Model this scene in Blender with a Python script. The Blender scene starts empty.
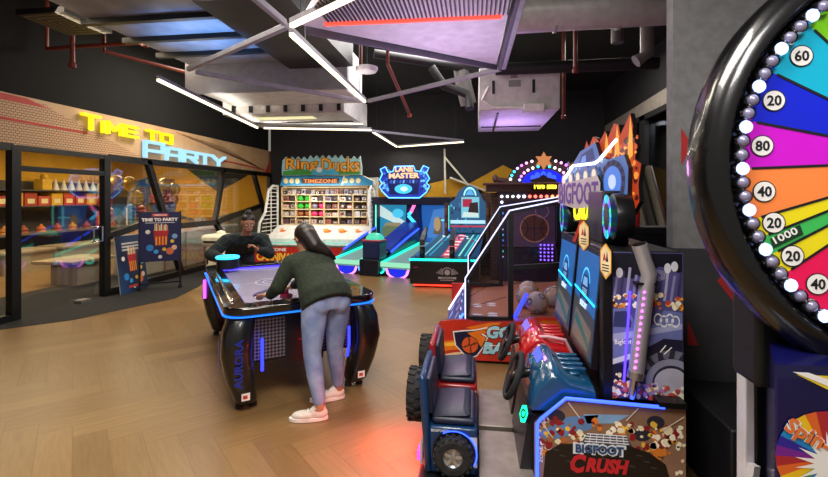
import bpy, bmesh, math, random
from mathutils import Vector, Matrix
R = math.radians
SC = bpy.context.scene
COL = SC.collection
random.seed(7)

# ------------------------------------------------------------------ camera, world, lights, exposure
cam_d = bpy.data.cameras.new('camera'); cam = bpy.data.objects.new('camera', cam_d); COL.objects.link(cam)
cam.location = (0, 0, 1.62); cam.rotation_euler = (R(90), 0, R(7.8))
cam_d.sensor_width = 36; cam_d.lens = 36 * 450 / 828
cam_d.shift_y = -(238.5 - 197) / 828
cam_d.clip_start = 0.05; cam_d.clip_end = 60
SC.camera = cam
SC.view_settings.view_transform = 'Standard'; SC.view_settings.look = 'None'
SC.view_settings.gamma = 1; SC.view_settings.use_curve_mapping = False
SC.view_settings.exposure = 0.0
W = bpy.data.worlds.new('world'); SC.world = W; W.use_nodes = True
bg = W.node_tree.nodes['Background']; bg.inputs[0].default_value = (1.0, 0.93, 0.84, 1); bg.inputs[1].default_value = 0.24

def lamp(kind, loc, energy, col=(1, 1, 1), size=1.0, rot=(0, 0, 0), spot=60, size_y=None, name='unseen_lamp'):  # lamps left with the default name are unseen, without a modelled fixture
    d = bpy.data.lights.new(name, kind); o = bpy.data.objects.new(name, d); COL.objects.link(o)
    d.energy = energy; d.color = col; o.location = loc; o.rotation_euler = rot
    if kind == 'AREA':
        d.size = size
        if size_y: d.shape = 'RECTANGLE'; d.size_y = size_y
    elif kind == 'SPOT':
        d.spot_size = R(spot); d.spot_blend = .6; d.shadow_soft_size = size
    else: d.shadow_soft_size = size
    return o
WARM = (1, .9, .74)
lamp('AREA', (-2.4, 3.6, 4.3), 160, WARM, 1.6)  # unseen general lamps, added to raise the brightness of the room
lamp('AREA', (-4.4, 7.6, 4.3), 150, WARM, 1.6)
lamp('AREA', (-0.9, 7.4, 4.3), 110, (1, .95, .92), 1.4)
lamp('AREA', (-0.5, 0.9, 3.6), 150, (1, .94, .86), 1.4)  # unseen fill added over the right foreground, for wheel and truck ride
lamp('AREA', (2.0, 8.5, 4.3), 70, (1, .9, .8), 1.0)  # unseen fill added to brighten the right wall and its beige panel
lamp('AREA', (-8.3, 7.0, 2.85), 105, (1, .82, .52), 1.6)
lamp('AREA', (-8.6, 10.4, 2.85), 85, (1, .82, .5), 1.4)
lamp('AREA', (-4.3, 5.6, 3.9), 75, (1, .82, .6), .8, (0, R(-52), 0), size_y=5)
lamp('SPOT', (-3.3, 5.2, 2.7), 150, (.15, .42, 1), .1, (R(180), 0, 0), 95)
lamp('AREA', (-0.44, 2.85, .26), 7, (1, .05, .03), .2, (0, R(20), 0), name='tail_lamp')
lamp('AREA', (0.7, 0.1, 2.9), 26, (1, .97, .95), .6, (R(38), 0, R(-20)))  # unseen fill added to brighten the prize wheel segments
lamp('AREA', (3.8, 9.6, 3.1), 45, (1, .92, .8), .5)  # unseen lamp added to brighten the wall behind the right windows
lamp('POINT', (-0.4, 5.8, 1.9), 20, (1, .3, .9), .2)
lamp('AREA', (-0.3, 4.0, 2.1), 13, (.85, .72, 1), 1.0, (R(180), 0, 0), name='raft_fill_uplight')  # unseen lavender fill added to brighten the slatted raft from below

# ------------------------------------------------------------------ materials (all procedural)
MATS = {}
def lin(h):
    h = h.lstrip('#'); c = [int(h[i:i+2], 16) / 255 for i in (0, 2, 4)]
    return tuple(x / 12.92 if x <= .04045 else ((x + .055) / 1.055) ** 2.4 for x in c) + (1,)
def M(h, rough=.5, metal=0.0, em=0.0, var=.12, scale=9.0, coat=0.0):
    key = (h, rough, metal, em, var, scale, coat)
    if key in MATS: return MATS[key]
    m = bpy.data.materials.new('paint_' + h.lstrip('#')); m.use_nodes = True; MATS[key] = m
    nt = m.node_tree; b = nt.nodes['Principled BSDF']; c = lin(h)
    b.inputs['Base Color'].default_value = c; b.inputs['Roughness'].default_value = rough; b.inputs['Metallic'].default_value = metal
    b.inputs['Coat Weight'].default_value = coat
    if em:
        b.inputs['Base Color'].default_value = tuple(x * .12 for x in c[:3]) + (1,); b.inputs['Emission Color'].default_value = c; b.inputs['Emission Strength'].default_value = em
    if var and not em:
        t = nt.nodes.new('ShaderNodeTexCoord'); n = nt.nodes.new('ShaderNodeTexNoise'); n.inputs['Scale'].default_value = scale; n.inputs['Detail'].default_value = 3
        r = nt.nodes.new('ShaderNodeMapRange'); r.inputs[1].default_value = .3; r.inputs[2].default_value = .7; r.inputs[3].default_value = 1 - var; r.inputs[4].default_value = 1 + var
        mx = nt.nodes.new('ShaderNodeVectorMath'); mx.operation = 'SCALE'; mx.inputs[0].default_value = c[:3]
        nt.links.new(t.outputs['Object'], n.inputs['Vector']); nt.links.new(n.outputs['Fac'], r.inputs[0]); nt.links.new(r.outputs[0], mx.inputs['Scale'])
        nt.links.new(mx.outputs[0], b.inputs['Base Color'])
    return m
def glow(h, s): return M(h, .4, 0, s)
def glass(tint='#ffffff', refl=.10, name='clear_glass'):
    key = ('glass', tint, refl)
    if key in MATS: return MATS[key]
    m = bpy.data.materials.new(name); m.use_nodes = True; MATS[key] = m; nt = m.node_tree
    nt.nodes.remove(nt.nodes['Principled BSDF']); out = nt.nodes['Material Output']
    t = nt.nodes.new('ShaderNodeBsdfTransparent'); t.inputs[0].default_value = lin(tint)
    g = nt.nodes.new('ShaderNodeBsdfGlossy'); g.inputs['Roughness'].default_value = .03
    f = nt.nodes.new('ShaderNodeFresnel'); f.inputs[0].default_value = 1.45
    a = nt.nodes.new('ShaderNodeMath'); a.operation = 'MULTIPLY_ADD'; a.inputs[1].default_value = .22; a.inputs[2].default_value = refl * .1
    mx = nt.nodes.new('ShaderNodeMixShader')
    nt.links.new(f.outputs[0], a.inputs[0]); nt.links.new(a.outputs[0], mx.inputs[0]); nt.links.new(t.outputs[0], mx.inputs[1]); nt.links.new(g.outputs[0], mx.inputs[2])
    nt.links.new(mx.outputs[0], out.inputs[0]); return m
GLASS = glass()
BLACK = M('#0c0c0e', .4); SATIN = M('#141417', .3); RUBBER = M('#17171a', .8, var=.3, scale=30); CHROME = M('#d8d8dc', .15, 1, var=.03); STEEL = M('#b9b4ad', .35, .9, scale=25, var=.2)
WHITE = M('#e8e6e2', .5); CREAM = M('#efe6cc', .5)

def wood_floor():
    m = bpy.data.materials.new('herringbone_oak'); m.use_nodes = True; nt = m.node_tree; L = nt.links; b = nt.nodes['Principled BSDF']
    def mt(op, a, c=None, d=None):
        n = nt.nodes.new('ShaderNodeMath'); n.operation = op
        for i, x in enumerate((a, c, d)):
            if x is None: continue
            if isinstance(x, (int, float)): n.inputs[i].default_value = x
            else: L.new(x, n.inputs[i])
        return n.outputs[0]
    tc = nt.nodes.new('ShaderNodeTexCoord'); mp = nt.nodes.new('ShaderNodeMapping')
    mp.inputs['Rotation'].default_value = (0, 0, R(45)); mp.inputs['Scale'].default_value = (1 / .19,) * 3
    L.new(tc.outputs['Object'], mp.inputs[0]); sp = nt.nodes.new('ShaderNodeSeparateXYZ'); L.new(mp.outputs[0], sp.inputs[0])
    x, y = sp.outputs[0], sp.outputs[1]; N = 5
    i, j = mt('FLOOR', x), mt('FLOOR', y); fx, fy = mt('FRACT', x), mt('FRACT', y)
    d = mt('SUBTRACT', i, j); k = mt('FLOORED_MODULO', d, 2 * N); hor = mt('LESS_THAN', k, N - .5)
    q = mt('SUBTRACT', k, N); rq = mt('SUBTRACT', N - 1, q)
    along = mt('MULTIPLY_ADD', hor, mt('SUBTRACT', mt('ADD', k, fx), mt('ADD', rq, fy)), mt('ADD', rq, fy))
    across = mt('MULTIPLY_ADD', hor, mt('SUBTRACT', fy, fx), fx)
    ida = mt('MULTIPLY_ADD', hor, mt('SUBTRACT', mt('SUBTRACT', i, k), i), i)
    idb = mt('MULTIPLY_ADD', hor, mt('SUBTRACT', j, mt('SUBTRACT', j, rq)), mt('SUBTRACT', j, rq))
    cb = nt.nodes.new('ShaderNodeCombineXYZ'); L.new(ida, cb.inputs[0]); L.new(idb, cb.inputs[1]); L.new(hor, cb.inputs[2])
    wn = nt.nodes.new('ShaderNodeTexWhiteNoise'); L.new(cb.outputs[0], wn.inputs['Vector'])
    e1 = mt('MINIMUM', across, mt('SUBTRACT', 1, across)); e2 = mt('MINIMUM', along, mt('SUBTRACT', N, along))
    seam = mt('LESS_THAN', mt('MINIMUM', e1, e2), .022)
    gv = nt.nodes.new('ShaderNodeCombineXYZ'); L.new(mt('MULTIPLY', along, .8), gv.inputs[0]); L.new(mt('MULTIPLY', across, 7), gv.inputs[1]); L.new(mt('MULTIPLY', wn.outputs['Value'], 40), gv.inputs[2])
    nz = nt.nodes.new('ShaderNodeTexNoise'); nz.inputs['Scale'].default_value = 1.2; nz.inputs['Detail'].default_value = 5; L.new(gv.outputs[0], nz.inputs['Vector'])
    f = mt('ADD', mt('MULTIPLY', wn.outputs['Value'], .35), mt('MULTIPLY', nz.outputs['Fac'], .65))
    rp = nt.nodes.new('ShaderNodeValToRGB'); rp.color_ramp.elements[0].position = .2; rp.color_ramp.elements[1].position = .8
    rp.color_ramp.elements[0].color = lin('#755833'); rp.color_ramp.elements[1].color = lin('#927349'); L.new(f, rp.inputs[0])
    mx = nt.nodes.new('ShaderNodeMixRGB'); L.new(mt('MULTIPLY', seam, .3), mx.inputs[0]); L.new(rp.outputs[0], mx.inputs[1]); mx.inputs[2].default_value = lin('#5a3f24')
    L.new(mx.outputs[0], b.inputs['Base Color']); b.inputs['Roughness'].default_value = .36
    return m
def tex_mat(name, node, c1, c2, rough=.6, rot=(0, 0, 0), scale=1.0, **kw):
    m = bpy.data.materials.new(name); m.use_nodes = True; nt = m.node_tree; b = nt.nodes['Principled BSDF']
    tc = nt.nodes.new('ShaderNodeTexCoord'); mp = nt.nodes.new('ShaderNodeMapping'); mp.inputs['Rotation'].default_value = rot; nt.links.new(tc.outputs['Object'], mp.inputs[0])
    t = nt.nodes.new(node); nt.links.new(mp.outputs[0], t.inputs['Vector'])
    if node == 'ShaderNodeTexBrick':
        t.inputs['Color1'].default_value = lin(c1); t.inputs['Color2'].default_value = lin(c1); t.inputs['Mortar'].default_value = lin(c2); t.inputs['Scale'].default_value = scale
        for a, v in kw.items(): t.inputs[a.replace('_', ' ')].default_value = v
        nt.links.new(t.outputs['Color'], b.inputs['Base Color'])
    else:
        t.inputs['Scale'].default_value = scale
        if node == 'ShaderNodeTexNoise': t.inputs['Detail'].default_value = kw.get('detail', 6)
        r = nt.nodes.new('ShaderNodeValToRGB'); r.color_ramp.elements[0].position = kw.get('lo', .35); r.color_ramp.elements[1].position = kw.get('hi', .65)
        r.color_ramp.elements[0].color = lin(c1); r.color_ramp.elements[1].color = lin(c2)
        nt.links.new(t.outputs.get('Fac') or t.outputs[0], r.inputs[0]); nt.links.new(r.outputs[0], b.inputs['Base Color'])
    b.inputs['Roughness'].default_value = rough; b.inputs['Metallic'].default_value = kw.get('metal', 0); return m

# ------------------------------------------------------------------ mesh building helpers
class Fr:                       # a flat frame: origin, right, up, outward normal
    def __init__(s, o, u, v=(0, 0, 1)):
        s.o = Vector(o); s.u = Vector(u).normalized(); s.v = Vector(v).normalized(); s.n = s.u.cross(s.v).normalized()
    def p(s, a, b, h=0): return s.o + s.u * a + s.v * b + s.n * h
def FY(x, y, z): return Fr((x, y, z), (1, 0, 0))          # faces -y
def FX(x, y, z): return Fr((x, y, z), (0, -1, 0))         # faces -x
def FL(x, y, z): return Fr((x, y, z), (0, 1, 0))          # faces +x
OFF = {}
class MB:
    def __init__(s): s.V = []; s.F = []; s.I = []; s.mats = []
    def add(s, vs, fs, m):
        if m not in s.mats: s.mats.append(m)
        k = s.mats.index(m); b = len(s.V); s.V += [Vector(v) for v in vs]
        for f in fs: s.F.append([b + i for i in f]); s.I.append(k)
        return s
    def box(s, a, b, m, rot=None, piv=None):
        a, b = Vector(a), Vector(b); vs = [Vector((x, y, z)) for z in (a.z, b.z) for y in (a.y, b.y) for x in (a.x, b.x)]
        if rot is not None:
            c = Vector(piv) if piv else (a + b) / 2; vs = [c + rot @ (v - c) for v in vs]
        return s.add(vs, [(0, 2, 3, 1), (4, 5, 7, 6), (0, 1, 5, 4), (2, 6, 7, 3), (0, 4, 6, 2), (1, 3, 7, 5)], m)
    def poly(s, pts, fr, m, h=0.0): return s.add([fr.p(a, b, h) for a, b in pts], [tuple(range(len(pts)))], m)
    def prism(s, pts, fr, h0, h1, m, cap=None):
        n = len(pts); vs = [fr.p(a, b, h0) for a, b in pts] + [fr.p(a, b, h1) for a, b in pts]
        s.add(vs, [(i, (i + 1) % n, n + (i + 1) % n, n + i) for i in range(n)] + [tuple(reversed(range(n)))], m)
        return s.poly(pts, fr, cap or m, h1)
    def ell(s, fr, c, rx, ry, m, h=0.0, n=24, a0=0, a1=360, ang=0):
        ca, sa = math.cos(R(ang)), math.sin(R(ang)); P = []
        for i in range(n if a1 - a0 >= 360 else n + 1):
            t = R(a0 + (a1 - a0) * i / n); x, y = rx * math.cos(t), ry * math.sin(t); P.append((c[0] + x * ca - y * sa, c[1] + x * sa + y * ca))
        return s.poly(P, fr, m, h)
    def ring(s, fr, c, r0, r1, m, h=0.0, n=32, a0=0, a1=360, sy=1.0):
        vs = []; k = n + 1
        for i in range(k):
            t = R(a0 + (a1 - a0) * i / n)
            for r in (r0, r1): vs.append(fr.p(c[0] + r * math.cos(t), c[1] + sy * r * math.sin(t), h))
        return s.add(vs, [(2*i, 2*i+1, 2*i+3, 2*i+2) for i in range(n)], m)
    def line(s, fr, pts, w, m, h=0.0):
        for (a, b), (c, d) in zip(pts, pts[1:]):
            l = math.hypot(c - a, d - b) or 1; nx, ny = -(d - b) / l * w / 2, (c - a) / l * w / 2
            s.poly([(a + nx, b + ny), (a - nx, b - ny), (c - nx, d - ny), (c + nx, d + ny)], fr, m, h)
        return s
    def tube(s, path, r, m, n=8, closed=False):
        P = [Vector(p) for p in path]; k = len(P); rr = r if isinstance(r, (list, tuple)) else [r] * k; vs = []; up = None
        for i, p in enumerate(P):
            a = P[i - 1] if (i or closed) else p; c = P[(i + 1) % k] if (i < k - 1 or closed) else p
            t = (c - a).normalized()
            if up is None: up = t.orthogonal().normalized()
            up = (up - t * up.dot(t)); up = up.normalized() if up.length > 1e-6 else t.orthogonal().normalized()
            w = t.cross(up)
            for q in range(n): an = 2 * math.pi * q / n; vs.append(p + (up * math.cos(an) + w * math.sin(an)) * rr[i])
        fs = [(i * n + q, i * n + (q + 1) % n, ((i + 1) % k) * n + (q + 1) % n, ((i + 1) % k) * n + q) for i in range(k if closed else k - 1) for q in range(n)]
        if not closed: fs += [tuple(reversed(range(n))), tuple((k - 1) * n + q for q in range(n))]
        return s.add(vs, fs, m)
    def bar(s, a, b, w, t, m, up=(0, 0, 1)):      # rectangular bar from a to b
        a, b = Vector(a), Vector(b); d = (b - a).normalized(); x = d.cross(Vector(up))
        x = x.normalized() if x.length > 1e-4 else d.orthogonal().normalized(); y = x.cross(d)
        vs = [p + x * sx * w / 2 + y * sy * t / 2 for p in (a, b) for sx, sy in ((-1, -1), (1, -1), (1, 1), (-1, 1))]
        return s.add(vs, [(0, 3, 2, 1), (4, 5, 6, 7), (0, 1, 5, 4), (1, 2, 6, 5), (2, 3, 7, 6), (3, 0, 4, 7)], m)
    def lathe(s, prof, o, ax, m, n=24, mats=None):
        o = Vector(o); ax = Vector(ax).normalized(); e1 = ax.orthogonal().normalized(); e2 = ax.cross(e1); k = len(prof)
        vs = [o + ax * z + (e1 * math.cos(2*math.pi*i/n) + e2 * math.sin(2*math.pi*i/n)) * max(r, 1e-4) for r, z in prof for i in range(n)]
        for j in range(k - 1):
            pass
        fs = [(j*n + i, j*n + (i+1) % n, (j+1)*n + (i+1) % n, (j+1)*n + i) for j in range(k - 1) for i in range(n)]
        return s.add(vs, fs, m)
    def sph(s, c, r, m, n=14, k=9):
        c = Vector(c); r = Vector(r) if not isinstance(r, (int, float)) else Vector((r, r, r)); vs = []
        for j in range(k + 1):
            t = math.pi * j / k
            for i in range(n): a = 2*math.pi*i/n; vs.append(c + Vector((r.x*math.sin(t)*math.cos(a), r.y*math.sin(t)*math.sin(a), r.z*math.cos(t))))
        return s.add(vs, [(j*n+i, (j+1)*n+i, (j+1)*n+(i+1) % n, j*n+(i+1) % n) for j in range(k) for i in range(n)], m)
    def text(s, body, fr, m, x, y, w, hgt, h=0.0, bold=.02, shear=0.0, depth=0.0, rot=0, fill=True):
        cu = bpy.data.curves.new('t', 'FONT'); cu.body = body; cu.offset = bold; cu.shear = shear; cu.resolution_u = 2; cu.extrude = 0
        o = bpy.data.objects.new('t', cu); me = bpy.data.meshes.new_from_object(o)
        xs = [v.co.x for v in me.vertices]; ys = [v.co.y for v in me.vertices]
        if xs:
            x0, x1, y0, y1 = min(xs), max(xs), min(ys), max(ys); sx, sy = w / (x1 - x0), hgt / (y1 - y0); c, q = math.cos(R(rot)), math.sin(R(rot))
            def f(v, hh):
                a, b = (v.co.x - x0) * sx, (v.co.y - y0) * sy; return fr.p(x + a * c - b * q, y + a * q + b * c, hh)
            fs = [tuple(p.vertices) for p in me.polygons]; s.add([f(v, h) for v in me.vertices], fs, m)
            if depth:
                ed = {}
                for p in fs:
                    for a, b in zip(p, p[1:] + p[:1]): ed[(min(a, b), max(a, b))] = ed.get((min(a, b), max(a, b)), 0) + 1
                vs = [f(v, h) for v in me.vertices] + [f(v, h - depth) for v in me.vertices]; n = len(me.vertices)
                s.add(vs, [(a, b, b + n, a + n) for (a, b), c_ in ed.items() if c_ == 1], m)
        bpy.data.objects.remove(o); bpy.data.curves.remove(cu); bpy.data.meshes.remove(me); return s
    def build(s, name, parent=None, bevel=0, smooth=40, label=None, off=None):
        o_ = OFF.get(parent.name, Vector((0, 0, 0))) if parent else Vector(off or (0, 0, 0))
        me = bpy.data.meshes.new(name); me.from_pydata([v - o_ for v in s.V], [], s.F)
        for m in s.mats: me.materials.append(m)
        me.polygons.foreach_set('material_index', s.I)
        if smooth:
            me.polygons.foreach_set('use_smooth', [True] * len(me.polygons)); me.set_sharp_from_angle(angle=R(smooth))
        me.update(); o = bpy.data.objects.new(name, me); COL.objects.link(o)
        if parent: o.parent = parent
        elif off: o.location = off
        OFF[o.name] = o_ if parent else Vector(off or (0, 0, 0))
        if bevel:
            bv = o.modifiers.new('bevel', 'BEVEL'); bv.width = bevel; bv.segments = 2; bv.limit_method = 'ANGLE'; bv.angle_limit = R(40)
        if label: o['label'] = label
        return o
def tag(o, label, cat, group=None, kind=None):
    o['label'] = label; o['category'] = cat
    if group: o['group'] = group
    if kind: o['kind'] = kind
    return o
def thing(name, label, cat, loc, group=None, rz=None):     # rz None: parts are given in room coordinates; else in the thing's own
    o = bpy.data.objects.new(name, None); COL.objects.link(o); o.location = loc; o.empty_display_size = .1
    if rz is None: OFF[o.name] = Vector(loc)
    else: o.rotation_euler = (0, 0, R(rz)); OFF[o.name] = Vector((0, 0, 0))
    return tag(o, label, cat, group)
def dup(root, loc, label, group=None, rz=None):
    r = root.copy(); COL.objects.link(r); r.location = loc
    if rz is not None: r.rotation_euler = (0, 0, R(rz))
    r['label'] = label
    if group: r['group'] = group
    for ch in list(root.children):
        c = ch.copy(); COL.objects.link(c); c.parent = r
        for g in list(ch.children): d = g.copy(); COL.objects.link(d); d.parent = c
    return r
def struct(mb, name, parent=None, bevel=0, smooth=40):
    o = mb.build(name, parent, bevel, smooth)
    if not parent: o['kind'] = 'structure'
    return o
def blobs(mb, fr, n, x0, x1, y0, y1, cols, r0, r1, h, seed=1, k=7):       # printed splinters and puffs of an artwork
    rg = random.Random(seed)
    for i in range(n):
        cx, cy, r = rg.uniform(x0, x1), rg.uniform(y0, y1), rg.uniform(r0, r1); a = rg.random() * 6
        mb.poly([(cx + r * rg.uniform(.5, 1) * math.cos(a + 6.283 * q / k), cy + r * rg.uniform(.5, 1) * math.sin(a + 6.283 * q / k)) for q in range(k)], fr, rg.choice(cols), h + .0001 * (i % 8))

# ================================================================== THE SETTING
OAK = wood_floor()
struct(MB().box((-10.7, -1.6, -.06), (4.2, 12.7, 0), OAK), 'floor')
CARPET = tex_mat('dark_carpet', 'ShaderNodeTexNoise', '#121114', '#22211f', .95, scale=14)
mb = MB(); mb.prism([(-7.55, 4.6), (-5.9, 4.6), (-5.25, 5.26), (-4.95, 6.05), (-4.75, 6.6), (-4.95, 7.5), (-5.3, 8.4), (-5.45, 9.4), (-5.6, 12.3), (-7.55, 12.3)], Fr((0, 0, 0), (1, 0, 0), (0, 1, 0)), 0, .006, CARPET)
struct(mb, 'floor_carpet')
DARK = M('#18181b', .8); GREY = M('#262428', .8); YEL = M('#c9960f', .7, var=.08)
struct(MB().box((-10.7, -1.6, 4.5), (4.2, 12.8, 4.6), M('#070708', .95)), 'ceiling')
mb = MB().box((-6.0, 12.6, 0), (4.2, 12.8, 4.5), GREY); f = FY(0, 12.6, 0)
mb.poly([(-4.6, 1.1), (-4.6, 2.55), (-3.3, 2.15), (-2.2, 1.95), (-1.25, 2.0), (-.75, 2.12), (-.2, 1.98), (.75, 2.5), (1.5, 2.1), (2.6, 2.55), (2.6, 1.2)], f, YEL, .004)
mb.poly([(-.3, 1.2), (.1, 1.85), (.9, 1.2)], f, DARK, .006)
struct(mb, 'wall_back')
# right hand wall with its dark window strip
mb = MB().box((3.4, 3.2, 0), (3.6, 12.7, .75), DARK).box((3.4, 3.2, 3.2), (3.6, 12.7, 4.5), DARK)
for y in (3.2, 8.1, 9.7, 11.3): mb.box((3.4, y, .7), (3.6, y + .3, 3.3), DARK)
mb.poly([(-12.5, 3.3), (-7.0, 3.3), (-7.0, 3.62), (-12.5, 3.5)], Fr((3.395, 0, 0), (0, -1, 0)), M('#8a857a', .8), .003)
struct(mb, 'wall_right')
mb = MB()
for a, b in ((3.5, 8.1), (8.4, 9.7), (10.0, 11.3), (11.6, 12.6)): mb.box((3.49, a, .75), (3.51, b, 3.2), glass('#9aa0a8', .5, 'dark_glass'))
struct(mb, 'window_3')
struct(MB().box((4.1, -1.6, 0), (4.2, 12.7, 4.5), M('#6d675c', .8)), 'wall_far_right')
# concrete column with red triangles
CONC = tex_mat('concrete', 'ShaderNodeTexNoise', '#77777a', '#86868a', .85, scale=16, detail=9)
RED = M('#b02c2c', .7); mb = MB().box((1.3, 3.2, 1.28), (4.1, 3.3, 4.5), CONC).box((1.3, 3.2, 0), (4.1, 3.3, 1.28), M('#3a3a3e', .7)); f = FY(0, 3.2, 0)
for t in ([(1.35, 2.08), (1.42, 1.96), (1.35, 1.83)], [(1.64, 2.62), (1.69, 2.56), (1.63, 2.5)], [(1.57, 1.07), (1.61, 1.11), (1.73, .97), (1.72, .87)], [(1.39, .8), (1.46, .64), (1.39, .64)], [(2.1, 1.6), (2.3, 1.8), (2.3, 1.5)]): mb.poly(t, f, RED, .003)
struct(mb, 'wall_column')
# ---- party room behind the glass
ymat = tex_mat('yellow_brick', 'ShaderNodeTexBrick', '#c8941c', '#a5770f', .8, rot=(R(90), 0, 0), scale=3.2, Mortar_Size=.012)
mb = MB().box((-10.7, 12.5, 0), (-6.0, 12.6, 2.95), ymat); f = FY(0, 12.5, 0)
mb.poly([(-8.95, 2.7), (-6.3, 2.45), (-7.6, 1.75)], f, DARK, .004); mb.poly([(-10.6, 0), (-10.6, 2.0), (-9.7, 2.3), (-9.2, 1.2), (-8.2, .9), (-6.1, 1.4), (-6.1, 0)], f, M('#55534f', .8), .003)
struct(mb, 'wall_party_room_end')
mb = MB().box((-10.7, -1.6, 0), (-10.6, 12.5, 2.0), M('#4b4843', .8)).box((-10.7, -1.6, 2.0), (-10.6, 12.5, 2.95), YEL)
struct(mb, 'wall_party_room_back')
struct(MB().box((-10.7, -1.6, 2.97), (-6.1, 12.5, 3.05), M('#7a5c17', .8)), 'ceiling_party_room')
# ---- shopfront: fascia, posts, panes
TAN = tex_mat('fascia_board', 'ShaderNodeTexNoise', '#b8926b', '#caa880', .6, scale=1.5)
PERF = tex_mat('perforated_board', 'ShaderNodeTexBrick', '#c6a078', '#6a4632', .6, rot=(0, R(-90), R(-90)), scale=7.5, Mortar_Size=.03, Brick_Width=.42, Row_Height=.26)
mb = MB().box((-6.12, 2.2, 2.29), (-6.0, 12.58, 2.97), TAN); f = FL(-6.0, 0, 0)
mb.poly([(2.2, 2.3), (2.2, 2.93), (5.55, 2.93), (5.75, 2.84), (7.35, 2.36), (7.35, 2.3)], f, PERF, .004)
BRK = M('#b8332c', .6)
mb.poly([(2.2, 2.87), (2.2, 2.96), (5.3, 2.95), (5.62, 2.87)], f, BRK, .007); mb.poly([(2.2, 2.64), (2.2, 2.70), (6.2, 2.63), (6.35, 2.60)], f, BRK, .007)
for k in range(9): mb.line(f, [(8.35 + k * .21, 2.93 - k * .012), (12.0, 2.42)], .007, M('#6d4a35', .6), .004)
mb.line(f, [(9.9, 2.50), (12.2, 2.40)], .035, BRK, .006); mb.poly([(12.2, 2.31), (12.56, 2.33), (12.56, 2.75)], f, BRK, .006)
struct(mb, 'wall_left_fascia')
struct(MB().box((-6.12, 2.2, 2.97), (-6.06, 12.58, 4.5), M('#060607', .95)), 'wall_left')
def frame(mb, a, b, w=.09, d=.09): mb.bar((-6.0, a[0], a[1]), (-6.0, b[0], b[1]), d, w, BLACK, (0, 0, 1)) if abs(a[0] - b[0]) > .02 else mb.box((-6.05, a[0] - w / 2, a[1]), (-5.95, a[0] + w / 2, b[1]), BLACK)
mb = MB(); frame(mb, (5.13, 0), (5.13, 2.3), .12); frame(mb, (2.2, .05), (5.1, .05)); frame(mb, (2.2, 2.27), (5.1, 2.27)); w1 = struct(mb, 'window_1')
MB().box((-6.006, 2.2, .1), (-5.994, 5.08, 2.24), GLASS).build('pane', w1)
mb = MB(); frame(mb, (5.15, 2.0), (6.6, 2.0), .07); frame(mb, (5.15, 2.27), (6.6, 2.27), .07); frame(mb, (6.6, 0), (6.6, 2.3), .12); d1 = struct(mb, 'door_1')
MB().box((-6.006, 5.2, .03), (-5.994, 6.53, 1.96), GLASS).box((-6.006, 5.2, 2.04), (-5.994, 6.53, 2.23), GLASS).build('pane', d1)
MB().tube([(-5.95, 6.28, .92), (-5.9, 6.28, .92), (-5.9, 6.28, 1.15), (-5.95, 6.28, 1.15)], .014, CHROME).tube([(-5.9, 6.28, 1.15), (-5.9, 6.44, 1.15), (-5.9, 6.44, .92), (-5.9, 6.28, .92)], .014, CHROME).build('door_handle', d1)
mb = MB().box((-6.03, 6.05, .006), (-5.9, 6.22, .05), STEEL); mb.build('floor_closer', d1)
mb = MB()
for a, b in (((7.55, 2.3), (8.5, .1)), ((10.1, 2.3), (9.72, 1.03)), ((11.55, 2.3), (12.3, 1.0)), ((6.66, .97), (7.95, 1.24)), ((8.1, 1.03), (9.75, 1.03)), ((9.75, 1.02), (11.95, 1.38)), ((9.75, 1.03), (10.6, .1)), ((6.66, .06), (12.55, .06)), ((6.66, 2.27), (12.55, 2.27)), ((12.5, .05), (12.5, 2.3))): frame(mb, a, b, .11)
w2 = struct(mb, 'window_2'); MB().box((-6.006, 6.66, .1), (-5.994, 12.5, 2.24), GLASS).build('pane', w2)

# ---- illuminated letters on the fascia
STROKES = {'T': [((0, 1), (1, 1)), ((.5, 1), (.5, 0))], 'I': [((.5, 1), (.5, 0))], 'M': [((0, 0), (0, 1)), ((0, 1), (.5, .35)), ((.5, .35), (1, 1)), ((1, 1), (1, 0))], 'E': [((0, 1), (1, 1)), ((0, .5), (.9, .5)), ((0, 0), (1, 0)), ((0, 0), (0, 1))],
 'O': [((0, 0), (0, 1)), ((0, 1), (1, 1)), ((1, 1), (1, 0)), ((1, 0), (0, 0))], 'P': [((0, 0), (0, 1)), ((0, 1), (1, 1)), ((1, 1), (1, .42)), ((1, .42), (0, .42))], 'A': [((0, 0), (.12, 1)), ((.12, 1), (1, 1)), ((1, 1), (1, 0)), ((.06, .4), (1, .4))],
 'R': [((0, 0), (0, 1)), ((0, 1), (1, 1)), ((1, 1), (1, .45)), ((1, .45), (0, .45)), ((.5, .45), (1, 0))], 'Y': [((0, 1), (.5, .45)), ((1, 1), (.5, .45)), ((.5, .45), (.5, 0))]}
def sign(name, label, letters, m, st):
    root = thing(name, label, 'sign', (-5.97, letters[0][1], letters[0][3]))
    for ch, y0, y1, z0, z1 in letters:
        mb = MB(); h_ = st / 2
        for (a, b), (c, d) in STROKES[ch]:
            p = [Vector((-5.94, y0 + h_ + q * (y1 - y0 - st), z0 + h_ + w * (z1 - z0 - st))) for q, w in ((a, b), (c, d))]; e = (p[1] - p[0]).normalized() * h_ * .98
            mb.bar(p[0] - e, p[1] + e, st, .07, m, (1, 0, 0))
        mb.build('letter', root)
    return root
YN, BN = glow('#fff01c', 1.1), glow('#a4dcff', 1.15)
sign('neon_sign', 'yellow glowing letters reading time to on the tan fascia', [('T', 6.10, 6.44, 2.66, 2.91), ('I', 6.47, 6.53, 2.65, 2.85), ('M', 6.57, 6.89, 2.65, 2.86), ('E', 6.93, 7.25, 2.65, 2.86), ('T', 7.46, 7.77, 2.64, 2.86), ('O', 7.84, 8.16, 2.65, 2.85)], YN, .042)
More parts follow.
